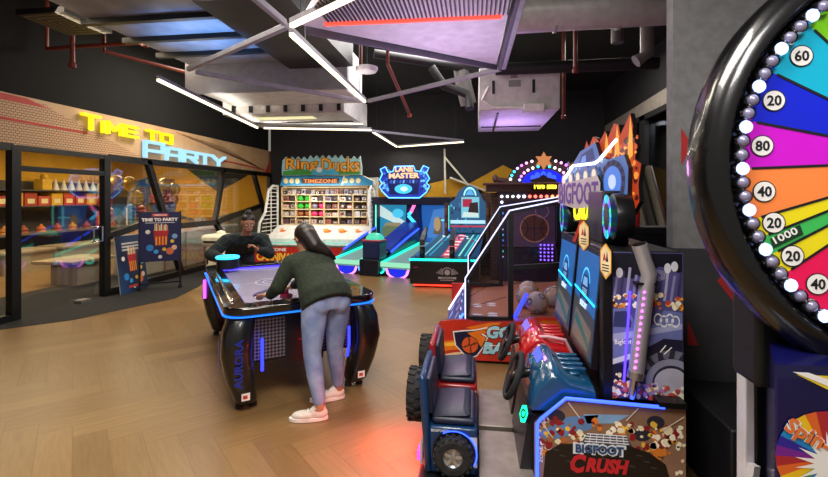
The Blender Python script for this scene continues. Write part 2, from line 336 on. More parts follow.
sign('neon_sign', 'pale blue glowing letters reading party on the tan fascia', [('P', 7.40, 7.92, 2.335, 2.655), ('A', 7.97, 8.44, 2.335, 2.60), ('R', 8.50, 8.97, 2.335, 2.59), ('T', 9.02, 9.48, 2.335, 2.585), ('Y', 9.52, 10.05, 2.335, 2.58)], BN, .05)

# ---- party room contents
PARTY = 'party goods on the shelves behind the glass'
for i, (z, lab) in enumerate(((1.79, 'upper wall shelf in party room holding pointed white hats'), (1.42, 'lower wall shelf in party room holding red and yellow boxes'))):
    s = thing('wall_shelf', lab, 'shelf', (-10.35, 10.0, z)); MB().box((-10.6, 7.0, z - .03), (-10.1, 11.6, z), M('#4a4440', .6)).build('shelf_board', s)
    for y in (7.4, 9.2, 11.2): MB().box((-10.6, y, z - .2), (-10.56, y + .03, z - .03), BLACK).build('bracket', s)
def cone(x, y, z, r, h, m, tip=None):
    mb = MB().lathe([(r, 0), (r * .9, h * .1), (r * .12, h)], (x, y, z), (0, 0, 1), m, 12); mb.sph((x, y, z + h), r * .22, tip or m, 8, 5); return mb
for k in range(7):
    tag(cone(-10.32, 9.85 + k * .22, 1.79, .09, .26, M('#c9c4c0', .5)).build('party_hat', off=(-10.32, 9.85 + k * .22, 1.79)), 'pointed pale party hat, in the row on the upper party room shelf', 'party hat', 'pale party hats on the upper shelf')
cols = [('#b03a30', 'red'), ('#cf9a1e', 'yellow'), ('#a83428', 'red'), ('#c0453a', 'red'), ('#d8a326', 'yellow'), ('#c23b31', 'red'), ('#bd3c33', 'red'), ('#d99722', 'orange'), ('#d99a20', 'orange')]
ordw = ['first', 'second', 'third', 'fourth', 'fifth', 'sixth', 'seventh', 'eighth', 'ninth', 'tenth', 'eleventh', 'twelfth']
for k, (c, nm) in enumerate(cols):
    y = 8.3 + k * .33; mb = MB().box((-10.5, y, 1.42), (-10.18, y + .29, 1.42 + (.3 if k % 3 else .22)), M(c, .6)); mb.box((-10.177, y + .06, 1.47), (-10.175, y + .23, 1.58), M('#e8d9a0', .6))
    tag(mb.build('party_box', off=(-10.34, y + .14, 1.42), bevel=.01), f'{nm} party box, {ordw[k]} from the left on the lower party room shelf', 'box', PARTY)
mb = MB().box((-10.2, 9.4, 1.79), (-10.45, 9.65, 2.05), M('#cda02a', .6)); mb.sph((-10.3, 9.53, 2.1), .08, M('#cda02a', .6)); tag(mb.build('gift_bag', off=(-10.3, 9.68, 1.79), bevel=.01), 'yellow gift bag left of the white hats on the upper shelf', 'bag')
ctr = thing('wall_counter', 'long low counter along the party room back wall with orange toys', 'counter', (-10.3, 8.5, 0))
MB().box((-10.6, 3.5, .76), (-9.95, 12.2, .8), M('#6b6258', .5)).build('counter_top', ctr); MB().box((-10.6, 3.5, .0), (-10.45, 12.2, .76), M('#3b3835', .7)).build('back_panel', ctr)
for k in range(14):
    y = 6.0 + k * .42; c = ['#c2622a', '#a84a24', '#b8772e', '#8d4326'][k % 4]
    mb = cone(-10.2, y, .8, .11, .2, M(c, .6), M('#2c1c16', .6)); mb.sph((-10.2, y, .87), (.1, .1, .07), M(c, .6), 10, 6)
    tag(mb.build('party_toy', off=(-10.2, y, .8)), 'small orange cone toy in the row along the party room counter', 'toy', 'orange toys on the long counter')
for k, (y0, y1) in enumerate(((6.4, 7.7), (7.95, 9.0), (9.25, 10.3), (10.5, 11.3))):
    b = thing('bench_block', ['pale wooden bench block at the far left under the long counter', 'pale wooden bench block, second from left under the long counter', 'pale wooden bench block, third from left under the long counter', 'pale wooden bench block, rightmost under the long counter'][k], 'bench', (-9.75, (y0 + y1) / 2, 0), 'wooden benches in the party room')
    MB().box((-10.1, y0, 0), (-9.5, y1, .42), tex_mat('pale_timber', 'ShaderNodeTexWave', '#8f8066', '#a8987b', .6, scale=2) if k == 0 else bpy.data.materials['pale_timber']).build('base', b); MB().box((-10.15, y0 - .05, .42), (-9.45, y1 + .05, .48), M('#b09b7c', .5)).build('seat', b, .01)
PT = bpy.data.materials['pale_timber']
b = thing('bench_block', 'pale bench block standing just behind the glass door handle', 'bench', (-7.5, 7.6, 0), 'wooden benches in the party room'); MB().box((-7.75, 7.3, .006), (-7.2, 7.95, .4), PT).build('base', b); MB().box((-7.95, 7.1, .4), (-7.1, 8.15, .46), M('#b09b7c', .5)).build('seat', b, .01)
mb = MB().box((-10.0, 10.7, .8), (-9.97, 11.1, 1.25), M('#b4362c', .5)); mb.box((-9.968, 10.76, .9), (-9.966, 11.04, 1.15), M('#e3b24b', .5)); tag(mb.build('party_flyer', off=(-9.98, 10.9, .8)), 'small upright red flyer standing on the party room counter', 'flyer')
tb = thing('party_table', 'white fronted buffet table behind the slanted glass mullions', 'table', (-7.2, 9.2, 0))
MB().box((-7.45, 8.3, .8), (-6.7, 12.0, .86), WHITE).build('table_top', tb, .01)
for k in range(5): MB().box((-7.4, 8.35 + k * .73, .006), (-6.75, 9.0 + k * .73, .8), M(['#a9a08e', '#8e887b'][k % 2], .6)).build('front_panel', tb, .01)
rg = random.Random(3)
for k in range(16):
    y = 8.4 + k * .22; c, nm = [('#c8862a', 'orange'), ('#b23a34', 'red'), ('#d8d2c8', 'white'), ('#d9a93a', 'yellow')][k % 4]; h = rg.uniform(.12, .24)
    mb = MB().lathe([(.08, 0), (.1, h * .5), (.07, h)], (-6.95, y, .86), (0, 0, 1), M(c, .5), 10) if k % 2 else MB().box((-7.05, y - .09, .86), (-6.85, y + .09, .86 + h), M(c, .5))
    tag(mb.build('party_favour', off=(-6.95, y, .86)), f'{nm} party favour, {(ordw + ["thirteenth", "fourteenth", "fifteenth", "sixteenth"])[k]} from the left on the white buffet table', 'party favour', 'favours on the buffet table')
def balloons(label, x, y, z, spots, mast):
    b = thing('balloon_cluster', label, 'balloons', (x, y, .87)); MB().tube([(x, y, .87), (x, y, mast)], .015, WHITE).build('stick', b)
    for dy, dz, c in spots: m = M(c, .15, .4, var=.05); MB().sph((x + random.uniform(-.1, .1), y + dy, z + dz), (.14, .14, .16), m).lathe([(.03, 0), (.005, .03)], (x, y + dy, z + dz - .17), (0, 0, 1), m, 8).build('balloon', b)
G_, R_, B_ = '#d2a93c', '#b8483c', '#2f6fc4'
balloons('balloon cluster with gold tops, red middle and blue base, right of the slanted mullion', -7.3, 9.75, 1.5, [(-.2, .3, G_), (.1, .42, G_), (.3, .3, G_), (-.15, .1, R_), (.12, .12, R_), (.32, .06, R_), (-.05, -.1, B_), (.2, -.12, B_), (0, .22, R_)], 1.4)
balloons('balloon cluster of gold and red balloons above the party poster stand', -7.3, 8.6, 1.5, [(-.55, .3, G_), (-.2, .42, G_), (.15, .4, G_), (-.55, .02, R_), (.2, .1, G_), (-.4, -.25, R_), (.15, -.2, B_), (.4, -.22, R_)], 1.4)
tv = thing('wall_screen', 'dark television on the grey party room wall behind glass', 'television', (-9.6, 12.4, 1.6)); MB().box((-10.1, 12.4, 1.4), (-9.0, 12.48, 2.15), BLACK).build('case', tv, .01); MB().box((-10.06, 12.394, 1.44), (-9.04, 12.4, 2.11), glow('#142a52', .6)).build('screen', tv)
for k, (x, y) in enumerate(((-8.0, 6.2), (-7.6, 7.6), (-7.2, 8.1), (-7.3, 8.7), (-6.9, 8.6), (-6.8, 9.2))):
    s = thing('track_spotlight', ['white ceiling spotlight high behind the glass door', 'white ceiling spotlight above the right side of the glass door', 'white ceiling spotlight, leftmost of the four right of the door post', 'white ceiling spotlight, second of the four right of the door post', 'white ceiling spotlight, third of the four right of the door post', 'white ceiling spotlight, nearest the slanted mullion'][k], 'spotlight', (x, y, 2.6), 'party room ceiling spotlights')
    MB().tube([(x, y, 2.97), (x, y, 2.62)], .012, BLACK).lathe([(.03, .1), (.05, .0)], (x, y, 2.55), (0, 0, 1), BLACK, 12).build('lamp_body', s); MB().sph((x, y, 2.55), .045, glow('#fff2d8', 8)).build('bulb', s)

# ---- ceiling services
LED = glow('#fff0cc', 2.6); BARW = M('#8f8d98', .5)
def led(label, a, b, z=3.0, top=4.5):
    t = thing('linear_light', label, 'light', ((a[0] + b[0]) / 2, (a[1] + b[1]) / 2, z), 'suspended glowing light bars')
    A, B = Vector((*a, z)), Vector((*b, z)); MB().bar(A + Vector((0, 0, .035)), B + Vector((0, 0, .035)), .045, .04, BARW).build('housing', t)
    MB().bar(A, B, .036, .03, LED).build('diffuser', t)
    d_ = B - A; lamp('AREA', (A + B) / 2 - Vector((0, 0, .03)), 9 * d_.length, (1, .93, .76), d_.length, (0, 0, math.atan2(d_.y, d_.x)), size_y=.04, name='light_bar_lamp'); lamp('AREA', (A + B) / 2 + Vector((0, 0, .065)), 2.2 * d_.length, (1, .93, .8), d_.length, (R(180), 0, math.atan2(d_.y, d_.x)), size_y=.04, name='added_bar_uplight')  # the upper lamp is added above the housing to brighten the ducts
    for k in (.12, .88): p = A.lerp(B, k); MB().tube([p + Vector((0, 0, .06)), Vector((p.x, p.y, top))], .004, BLACK, 4).build('hanging_wire', t)
led('glowing light bar in front of the yellow letters, sloping to the right', (-3.71, 4.85), (-4.31, 8.46), top=3.1)
led('glowing light bar crossing horizontally under the white duct', (-4.2, 8.52), (-2.13, 9.07), top=3.11)
led('short glowing light bar, end on, above the prize booth', (-2.16, 9.35), (-2.15, 12.2))
led('glowing light bar running above the bowling machine marquee', (-2.1, 12.2), (-.3, 11.36))
led('glowing light bar below the slatted panel tip, running towards the duct', (-1.55, 3.64), (-1.59, 6.36))
led('nearest glowing light bar, leaving the top of the picture', (-1.47, 3.46), (-.6, 2.85))
def rail(label, a, b, m=M('#9a97a4', .5), w=.045):
    A, B = (Vector(a) if len(a) == 3 else Vector((*a, 3.02))), (Vector(b) if len(b) == 3 else Vector((*b, 3.02)))
    mm = MB().bar(A, B, w, .05, m); return tag(mm.build('ceiling_rail', off=tuple(A), bevel=.006), label, 'rail', 'unlit suspended grey rails')
rail('grey rail from the light bar joint down to the left corner', (-1.52, 3.5), (-3.12, 4.55)); rail('grey rail from the joint up out of the picture', (-1.52, 3.44), (-1.55, 2.5))
rail('long grey rail along the underside of the dark duct', (-3.1, 4.65), (-1.64, 6.4)); rail('grey rail from the light bar end to the slatted panel tip', (-1.55, 6.42), (.27, 5.0))
rail('grey rail along the right edge of the slatted panel', (.3, 4.95), (.34, 2.6)); rail('grey rail from the horizontal light bar to the far back', (-3.7, 8.75), (-2.25, 9.25))
rail('grey rail behind the horizontal light bar', (-2.3, 9.2), (-.3, 11.2))
WST = M('#cfcabd', .6)
for lab, a, b in (('white strut upright against the dark back wall', (-.85, 12.45, 2.95), (-.83, 12.45, 1.7)), ('white strut slanting right from the upright strut top', (-.83, 12.44, 2.7), (-.2, 12.44, 1.95)), ('white strut slanting low on the yellow wall band', (-.7, 12.43, 2.15), (.4, 12.43, 1.75))): rail(lab, a, b, WST, .13)
# slatted raft
rf = thing('ceiling_raft', 'pale hanging triangular ceiling panel with slats and a red light line', 'ceiling panel', (-.4, 3.4, 3.06))
PALE = M('#cfc6d6', .6); f = Fr((0, 0, 3.1), (1, 0, 0), (0, -1, 0))
MB().prism([(-1.42, -3.56), (.22, -4.9), (.27, -2.5), (-.7, -2.5)], f, -.02, .06, PALE).build('panel', rf)
mb = MB()
for k in range(44):
    x = -1.18 + k * .033; y1 = 3.5
    lo = 2.5 if x > -.62 else 2.5 + (-.62 - x) * 1.25
    mb.box((x, lo, 3.024), (x + .011, y1 + (x + 1.2) * .03, 3.04), M('#3d3640', .6))
o = mb.build('slat_field', rf)
MB().bar((-1.22, 3.54, 3.03), (.2, 3.58, 3.03), .025, .025, glow('#ff4434', 2.2)).build('light_line', rf)
MB().bar((-1.42, 3.62, 3.06), (.22, 4.93, 3.06), .03, .14, M('#5b5666', .5)).bar((.25, 4.93, 3.06), (.31, 2.5, 3.06), .03, .14, M('#5b5666', .5)).build('edge_trim', rf)
# ducts and air units
SHEET = tex_mat('duct_sheet', 'ShaderNodeTexNoise', '#6c6c72', '#8e8c92', .5, scale=3, metal=.1)
ac = thing('duct_unit', 'large white ducted air unit over the horizontal light bar', 'air duct', (-3.1, 7.8, 3.2))
MB().box((-4.3, 6.4, 3.25), (-1.95, 7.6, 3.95), M('#d6d3d0', .5)).build('duct_box', ac, .01); MB().box((-4.6, 7.7, 3.12), (-2.3, 9.4, 3.6), M('#c6c3c2', .5)).build('lower_box', ac, .01)
MB().box((-4.4, 6.34, 3.2), (-1.85, 6.42, 4.0), M('#8b888e', .5)).build('flange', ac); MB().box((-4.2, 8.0, 3.11), (-3.0, 8.25, 3.125), glow('#d8cf9a', 1.2)).build('slot_grille', ac)
mb = MB()
for k in range(7): mb.box((-4.4 + k * .33, 7.66, 3.15), (-4.34 + k * .33, 7.7, 3.3), BLACK)
mb.box((-4.5, 8.6, 3.1), (-2.4, 8.66, 3.13), M('#55535a', .5)); mb.build('clip_row', ac)
ac = thing('air_conditioner', 'white hanging air conditioner box, violet lit underneath', 'air conditioner', (.65, 8.0, 2.95))
MB().box((.05, 7.0, 2.95), (1.26, 9.3, 3.6), M('#d2cfcc', .5)).build('case', ac, .015); MB().box((.25, 6.985, 3.2), (.29, 7.0, 3.4), BLACK).build('slot', ac); MB().box((.85, 6.985, 3.2), (.89, 7.0, 3.4), BLACK).build('slot', ac); MB().box((.5, 6.99, 3.3), (.68, 7.0, 3.4), M('#8a8a88', .5)).build('rating_plate', ac); MB().box((.53, 6.99, 3.43), (.63, 7.0, 3.53), M('#8a8a88', .5)).build('rating_plate', ac)
MB().box((.72, 6.9, 2.9), (1.02, 7.15, 3.02), WHITE).build('junction_box', ac, .01); MB().tube([(.2, 6.95, 3.3), (.1, 6.95, 3.1), (.25, 6.95, 2.98), (.75, 6.95, 2.96)], .02, WHITE).build('drain_hose', ac)
MB().box((.33, 7.2, 2.93), (.36, 9.2, 2.95), BLACK).box((.1, 8.6, 2.93), (1.2, 8.63, 2.95), BLACK).build('base_rib', ac)
lamp('AREA', (.6, 8.2, 2.3), 14, (.55, .35, 1), .6, (R(180), 0, 0), name='violet_uplight')
mb = MB().tube([(-.2, 5.4, 3.78), (3.3, 5.3, 3.78)], .24, M('#c4c0ba', .4, .25), 20)
dct = thing('spiral_duct', 'big silver round duct across the top right of the ceiling', 'duct', (1.5, 5.35, 3.78)); mb.build('pipe', dct)
mb = MB()
for k in range(5): mb.tube([(.2 + k * .7, 5.39, 3.78), (.23 + k * .7, 5.39, 3.78)], .25, M('#9a9792', .4, .25), 20)
mb.build('seam_band', dct)
DRK = M('#1d1b1e', .6)
for lab, pth, r, m in (('black duct pipe running under the silver round duct', [(.3, 6.9, 3.55), (2.6, 6.9, 3.55)], .09, DRK), ('beige elbow pipe dropping beside the black duct pipe', [(2.35, 6.6, 4.5), (2.35, 6.6, 3.6), (2.2, 6.6, 3.5)], .09, M('#8d8880', .5)), ('short grey pipe stub left of the beige elbow pipe', [(1.9, 6.4, 4.5), (1.9, 6.4, 3.7)], .08, M('#6d6a68', .5)), ('black ribbed hose left of the white air conditioner', [(-.7, 7.2, 3.7), (-.5, 7.2, 3.4), (-.12, 7.2, 3.25), (-.09, 7.1, 3.0)], .07, DRK), ('fat grey flexible duct beside the white air conditioner', [(-.25, 7.6, 3.9), (-.2, 7.6, 3.5), (-.12, 7.7, 3.2)], .14, M('#6f6c6c', .5)), ('long dark pipe running into the ceiling behind the slatted panel', [(-1.6, 7.0, 3.9), (0, 7.6, 3.75), (1.2, 8.5, 3.7)], .07, DRK)):
    tag(MB().tube(pth, r, m, 12).build('ceiling_pipe', off=pth[0]), lab, 'pipe')
RP = M('#7c3226', .5)
for lab, pth in (('red sprinkler pipe dropping beside the black duct pipe', [(1.33, 6.3, 4.5), (1.33, 6.3, 3.35)]), ('red sprinkler pipe dropping right of the white air conditioner', [(1.42, 7.6, 4.5), (1.42, 7.6, 2.95)]), ('long red sprinkler pipe crossing the upper left ceiling', [(-5.9, 5.5, 4.5), (-5.9, 5.5, 3.68), (-4.4, 5.5, 3.70)]), ('red sprinkler pipe slanting from the left drop to the rail corner', [(-5.15, 5.65, 4.5), (-5.15, 5.65, 3.66), (-4.5, 6.9, 3.62)]), ('red sprinkler drop at the upper left', [(-5.2, 5.2, 4.5), (-5.2, 5.2, 3.36)]), ('red pipe behind the round downlight', [(-1.3, 6.6, 4.5), (-1.3, 6.6, 3.6), (-1.25, 8.5, 3.2)]), ('dark red upright pipe by the round downlight', [(-1.65, 6.35, 4.5), (-1.65, 6.35, 3.5)])):
    mm = MB().tube(pth, .028, RP, 8); mm.lathe([(.04, 0), (.045, .05), (.02, .08)], Vector(pth[-1]) - Vector((0, 0, .06)), (0, 0, 1), RP, 8); tag(mm.build('sprinkler_pipe', off=pth[-1]), lab, 'pipe', 'red sprinkler pipes')
dl = thing('downlight', 'round white disc light under the ceiling beside the duct', 'light', (-1.45, 5.9, 3.35)); MB().lathe([(.001, 0), (.13, 0), (.15, .03), (.15, .06), (.001, .06)], (-1.45, 5.9, 3.3), (0, 0, 1), M('#cfcbd2', .5), 24).build('disc', dl); MB().tube([(-1.45, 5.9, 3.36), (-1.45, 5.9, 4.5)], .01, BLACK).build('cable', dl)
td = thing('sheet_duct', 'grey sheet duct lit blue, high at the upper left', 'duct', (-3.4, 5.0, 3.6)); MB().box((-4.3, 3.0, 3.62), (-2.72, 6.3, 4.2), SHEET).build('duct_box', td)
mb = MB()
for y in (4.5, 5.1, 5.7): mb.box((-4.4, y, 3.56), (-2.72, y + .07, 3.62), BLACK)
mb.build('support_rail', td)
dd = thing('sheet_duct', 'dark folded duct sheet between the blue duct and the white unit', 'duct', (-2.4, 5.6, 3.5)); MB().box((-2.7, 4.0, 3.5), (-1.75, 6.3, 4.1), M('#1b181b', .5)).build('duct_box', dd)
vg = thing('ceiling_vent', 'square black ceiling grille with pale pattern at top left', 'vent', (-4.6, 4.6, 3.6)); MB().box((-5.0, 4.3, 3.62), (-4.4, 4.95, 3.68), BLACK).build('backing', vg)
mb = MB(); f = Fr((-5.0, 4.3, 3.62), (1, 0, 0), (0, -1, 0))
for k in range(4): mb.line(f, [(.05 + .07 * k, -.07 * k - .05), (.55 - .07 * k, -.07 * k - .05), (.55 - .07 * k, -.6 + .07 * k), (.05 + .07 * k, -.6 + .07 * k), (.05 + .07 * k, -.07 * k - .05)], .02, M('#8d8658', .5), .004)
mb.build('grille', vg)

# ================================================================== PRIZE WHEEL (right foreground)
pw = thing('prize_wheel_game', 'giant prize wheel cabinet at the right with numbered rainbow segments and bulbs', 'arcade game', (1.42, 1.6, 0))
cx, cz = 1.425, 1.73; fw = FY(cx, 1.56, cz)
GB = M('#08080a', .25, coat=.5, var=.03)
MB().lathe([(.625, -.02), (.635, .03), (.65, .05), (.68, .05), (.71, .03), (.722, -.01), (.715, -.08), (.6, -.12), (.3, -.14)], (cx, 1.56, cz), (0, -1, 0), GB, 72).build('wheel_housing', pw)
SEG = [(118, 133, '#7ed21e', ''), (133, 150.6, '#12b4d8', '60'), (150.6, 167, '#1226d6', '20'), (167, 182, '#d414d6', '80'), (182, 198, '#ff8c46', '40'), (198, 204, '#f0e01c', '20'), (204, 210, '#3fbf5a', '1000'), (210, 217, '#f0e01c', '20'), (217, 234, '#f2145a', '40'), (234, 250, '#12b4d8', '60'), (250, 266, '#7ed21e', '20')]
cyc = ['#ff8c46', '#1226d6', '#d414d6', '#7ed21e', '#12b4d8', '#f2145a']; a = 266; k = 0
while a < 478: b = min(a + 16, 478); SEG.append((a, b, cyc[k % 6], ['60', '20', '80', '40'][k % 4])); a = b; k += 1
mb = MB().lathe([(.001, .0), (.615, .0), (.615, -.02), (.001, -.02)], (cx, 1.565, cz), (0, -1, 0), BLACK, 64)
TKW = M('#f4f2ee', .5, var=.02); INK = M('#15151a', .5)
for a, b, c, t in SEG:
    n = max(2, int((b - a) / 3)); pts = [(0, 0)] + [(.585 * math.cos(R(a + (b - a) * i / n)), .585 * math.sin(R(a + (b - a) * i / n))) for i in range(n + 1)]
    mb.poly(pts, fw, M(c, .3, var=.04, em=.25 if False else 0), .004); mb.line(fw, [(0, 0), (.56 * math.cos(R(a)), .56 * math.sin(R(a)))], .008, INK, .006)
    if t and t != '1000':
        m_ = R((a + b) / 2); px, pz = .533 * math.cos(m_), .533 * math.sin(m_); s_ = .034
        mb.ell(fw, (px, pz), s_, s_, INK, .007); mb.ell(fw, (px, pz), s_ * .9, s_ * .9, TKW, .008); mb.text(t, fw, INK, px - .021, pz - .017, .042, .034, .009, .03)
    elif t:
        m_ = R((a + b) / 2); px, pz = .52 * math.cos(m_), .52 * math.sin(m_); mb.poly([(px - .035, pz - .035), (px + .05, pz + .010), (px + .04, pz + .04), (px - .045, pz - .005)], fw, M('#123a24', .5), .007); mb.text('1000', fw, TKW, px - .03, pz - .022, .075, .024, .009, .02, rot=28)
mb.build('wheel_face', pw, smooth=0)
mb = MB().lathe([(.001, .05), (.05, .045), (.07, .02), (.075, 0)], (cx, 1.556, cz), (0, -1, 0), CHROME, 24); mb.build('hub_cap', pw)
BL = glow('#a9bcff', 2.6); BD = M('#8d8aa8', .1, .2, coat=1); k = 0; lit = None; dim = None
for i in range(87):
    a = R(120 + i * 360 / 87); p = Vector((cx + .602 * math.cos(a), 1.535, cz + .602 * math.sin(a)))
    if p.x > 1.5: continue
    on = i % 3 == 0; base = lit if on else dim
    if base is None:
        m = MB().sph((0, 0, 0), (.019, .02, .019) if not on else (.022, .022, .022), BL if on else BD, 12, 8); m.lathe([(.024, .018), (.024, 0), (.02, -.01)], (0, -.0, 0), (0, 1, 0), CHROME, 12)
        o = m.build('bulb', None); o.parent = pw
        if on: lit = o
        else: dim = o
        o['label'] = 'lit blue white bulb' if on else 'unlit clear bulb'
    else: o = base.copy(); COL.objects.link(o)
    o.location = p - Vector(pw.location)
NAVY = M('#0c0d45', .25, coat=.6)
MB().box((.93, 1.64, .98), (2.0, 1.8, 1.35), M('#060608', .6)).build('neck', pw, .02)
mb = MB().prism([(.85, 1.42), (2.0, 1.42), (2.0, 1.84), (1.07, 1.84)], Fr((0, 0, 0), (1, 0, 0), (0, 1, 0)), 0, 1.14, NAVY); mb.build('cabinet', pw, .008)
fc = FY(0, 1.418, 0); mb = MB(); RAIN = ['#b02a2f', '#e2672a', '#f2c21f', '#5aa637', '#1f8ad0', '#31259a', '#7a2391']
c0 = (.985, .88)
for k in range(28):
    a0, a1 = R(k * 360 / 28), R((k + 1) * 360 / 28); mb.poly([c0, (c0[0] + .135 * math.cos(a0), c0[1] + .135 * math.sin(a0)), (c0[0] + .135 * math.cos(a1), c0[1] + .135 * math.sin(a1))], fc, M(RAIN[k % 7], .4), .001)
pts = []
for k in range(40): r = .095 if k % 2 else .045; pts.append((c0[0] + .01 + r * math.cos(k * math.pi / 20), c0[1] - .015 + r * math.sin(k * math.pi / 20)))
mb.poly(pts, fc, TKW, .002)
mb.text('Spin-N-Win', fc, TKW, .862, .945, .31, .058, .003, .09, rot=-28); mb.text('Spin-N-Win', fc, M('#e8763a', .4), .862, .945, .31, .058, .005, .03, rot=-28)
mb.poly([(.905, 1.115), (1.3, 1.115), (1.3, .98), (1.1, 1.02)], fc, M('#f0cf2e', .4), .001); mb.poly([(.895, 1.122), (.935, 1.122), (1.3, 1.0), (1.3, .96)], fc, TKW, .002)
mb.build('artwork', pw, smooth=0)
MB().box((1.012, 1.86, 0), (1.048, 1.92, 1.26), M('#c6c2c8', .4)).build('support_post', pw, .006, label='white upright support post'); MB().box((1.048, 1.86, 0), (1.09, 1.92, 1.4), BLACK).build('support_post', pw, .006, label='black upright support post')
MB().bar((.93, 1.8, .0), (1.03, 1.84, .62), .03, .03, M('#b9b5b8', .4)).build('brace', pw)
bx = thing('cash_cabinet', 'low black metal cabinet with a silver handle against the concrete column', 'cabinet', (1.5, 2.7, 0))
MB().box((1.27, 2.45, 0), (1.85, 3.1, .45), M('#131316', .5)).build('body', bx, .01); MB().box((1.3, 2.43, .05), (1.82, 2.45, .40), M('#17171b', .45)).build('door', bx, .005); MB().box((1.3, 2.405, .27), (1.36, 2.425, .29), CHROME).build('handle', bx)

# ================================================================== MONSTER TRUCK RIDE (right centre)
mt_ = thing('driving_arcade_ride', 'two seat monster truck driving game with blue and red dashboards', 'arcade game', (.4, 3.3, 0))
Y0, Y1 = 2.55, 4.02
BLUEP, REDP = M('#12466b', .22, coat=.8), M('#b8161c', .22, coat=.8)
MB().box((.34, Y0 + .02, 0), (1.1, Y1, .40), BLACK).build('base_cabinet', mt_)
# lower side panel with printed art
side = [(.32, 0), (.32, .375), (.345, .40), (.485, .52), (1.1, .50), (1.1, 0)]
FA = FY(0, Y0, 0); mb = MB().prism(side, FA, -.02, 0, M('#23201f', .4), M('#94705a', .35))
mb.poly([(.325, .36), (.35, .40), (.49, .515), (1.095, .495), (1.095, .40), (.8, .34), (.5, .33)], FA, M('#8c6a50', .4), .001)
mb.poly([(.34, .32), (.5, .42), (.66, .44), (.62, .36), (.4, .28)], FA, M('#5f86b4', .4), .0014); mb.poly([(.58, .44), (.82, .45), (.74, .40), (.6, .39)], FA, M('#7fa6c8', .4), .0014)
for c in [(.44, .42), (.95, .42), (.88, .35)]: mb.ell(FA, c, .045, .035, M('#2b2b33', .4), .0016)
CRM, CR2, ORG, YLW = M('#f0e2bd', .4), M('#fff4d8', .4), M('#dd7f2c', .4), M('#f1c145', .4); RDD = M('#8f1d22', .4)
blobs(mb, FA, 120, .335, 1.08, .26, .41, [CRM, CR2, ORG, YLW, RDD, RDD, M('#b5692f', .4)], .008, .028, .002, 4)
blobs(mb, FA, 16, .335, .46, .2, .35, [RDD, CRM, ORG], .01, .03, .0022, 9); blobs(mb, FA, 26, .93, 1.09, .12, .4, [RDD, CRM, ORG, CR2], .01, .034, .0022, 12)
DKT = M('#1c1615', .35)
mb.poly([(.36, 0), (.38, .22), (.46, .27), (.62, .285), (.82, .285), (.92, .255), (1.0, .2), (1.05, 0)], FA, DKT, .004)
mb.poly([(.57, .285), (.6, .34), (.8, .34), (.83, .285)], FA, M('#3a3f4c', .4), .0045)
for k in range(4): mb.line(FA, [(.585 + k * .004, .295 + k * .014), (.815 - k * .004, .295 + k * .014)], .006, M('#e6e8ee', .4), .005)
for k in range(6): mb.line(FA, [(.61 + .036 * k, .29), (.618 + .033 * k, .338)], .004, M('#e6e8ee', .4), .0052)
for k in range(16): mb.line(FA, [(.42 + k * .036, .24 - (k % 3) * .03), (.45 + k * .036, .235 - (k % 3) * .03)], .006, M('#4b4340', .4), .0048)
mb.text('BIGFOOT', FA, M('#dfe6ee', .3), .525, .222, .275, .066, .006, .12); mb.text('BIGFOOT', FA, M('#2f4c78', .3), .538, .231, .25, .048, .008, .05)
mb.text('RUSH', FA, M('#cf2630', .35), .59, .13, .225, .08, .007, .06, .25); mb.text('C', FA, M('#cf2630', .35), .51, .12, .085, .105, .007, .06, .25)
for a, b in (((.36, .38), (.42, .3)), ((.5, .5), (.56, .42)), ((.86, .49), (.8, .42)), ((1.09, .46), (.98, .38))): mb.line(FA, [a, b], .005, M('#e8d8c4', .4), .0058)
mb.text('ZONE', FA, TKW, .365, .16, .09, .018, .006, .02, rot=90)
mb.V = [Vector((min(max(v.x, .32), 1.1), v.y, v.z)) for v in mb.V]
mb.build('side_panel', mt_, smooth=0)
BLED = glow('#2a48ff', 5)
MB().tube([(.335, Y0 - .012, .0), (.335, Y0 - .012, .375), (.352, Y0 - .012, .402), (.487, Y0 - .012, .525), (.99, Y0 - .012, .507)], .009, BLED, 8).build('light_strip', mt_, label='blue glowing strip')
MB().box((.96, Y0 - .02, .505), (1.1, Y0 + .1, .535), BLACK).build('ledge', mt_)
# rear cabinet holding the screens, with the printed truck on its near side
YC = 2.64
MB().box((.74, YC, .4), (1.12, Y1 + .05, 1.32), BLACK).build('screen_cabinet', mt_, .01)
FB = FY(0, YC, 0); mb = MB().prism([(.745, .505), (.745, 1.315), (1.12, 1.315), (1.12, .505)], FB, 0, .012, BLACK, M('#56518a', .35))
h = .0135
mb.poly([(.75, 1.18), (.75, 1.31), (1.115, 1.31), (1.115, 1.2), (1.0, 1.24), (.86, 1.17)], FB, M('#191826', .4), h)
for k in range(11): mb.line(FB, [(.76 + .033 * k, 1.05), (.78 + .033 * k, 1.19 + .02 * (k % 3))], .014, M(['#8a86b8', '#403c66', '#a6a4cc'][k % 3], .4), h + .0003)
for c in ((1.04, 1.23), (1.075, 1.24), (.79, 1.2)): mb.ell(FB, c, .018, .028, M('#dcdcea', .4), h + .0006)
for k in range(3): mb.ring(FB, (.98, 1.19), .03 + .012 * k, .034 + .012 * k, M('#b9b8d2', .4), h + .0005, sy=.5)
blobs(mb, FB, 60, .75, 1.115, 1.0, 1.09, [CRM, CR2, CR2, ORG, M('#c8483a', .4), M('#f0a040', .4)], .008, .022, h + .0012, 5)
TRK, TR2 = M('#6f77b4', .35), M('#a3a9d4', .35)
mb.poly([(.75, .70), (.75, 1.0), (.83, 1.01), (.87, .93), (.98, .92), (1.02, 1.0), (1.115, .99), (1.115, .84), (1.0, .83), (.93, .78), (.86, .72)], FB, TRK, h + .002)
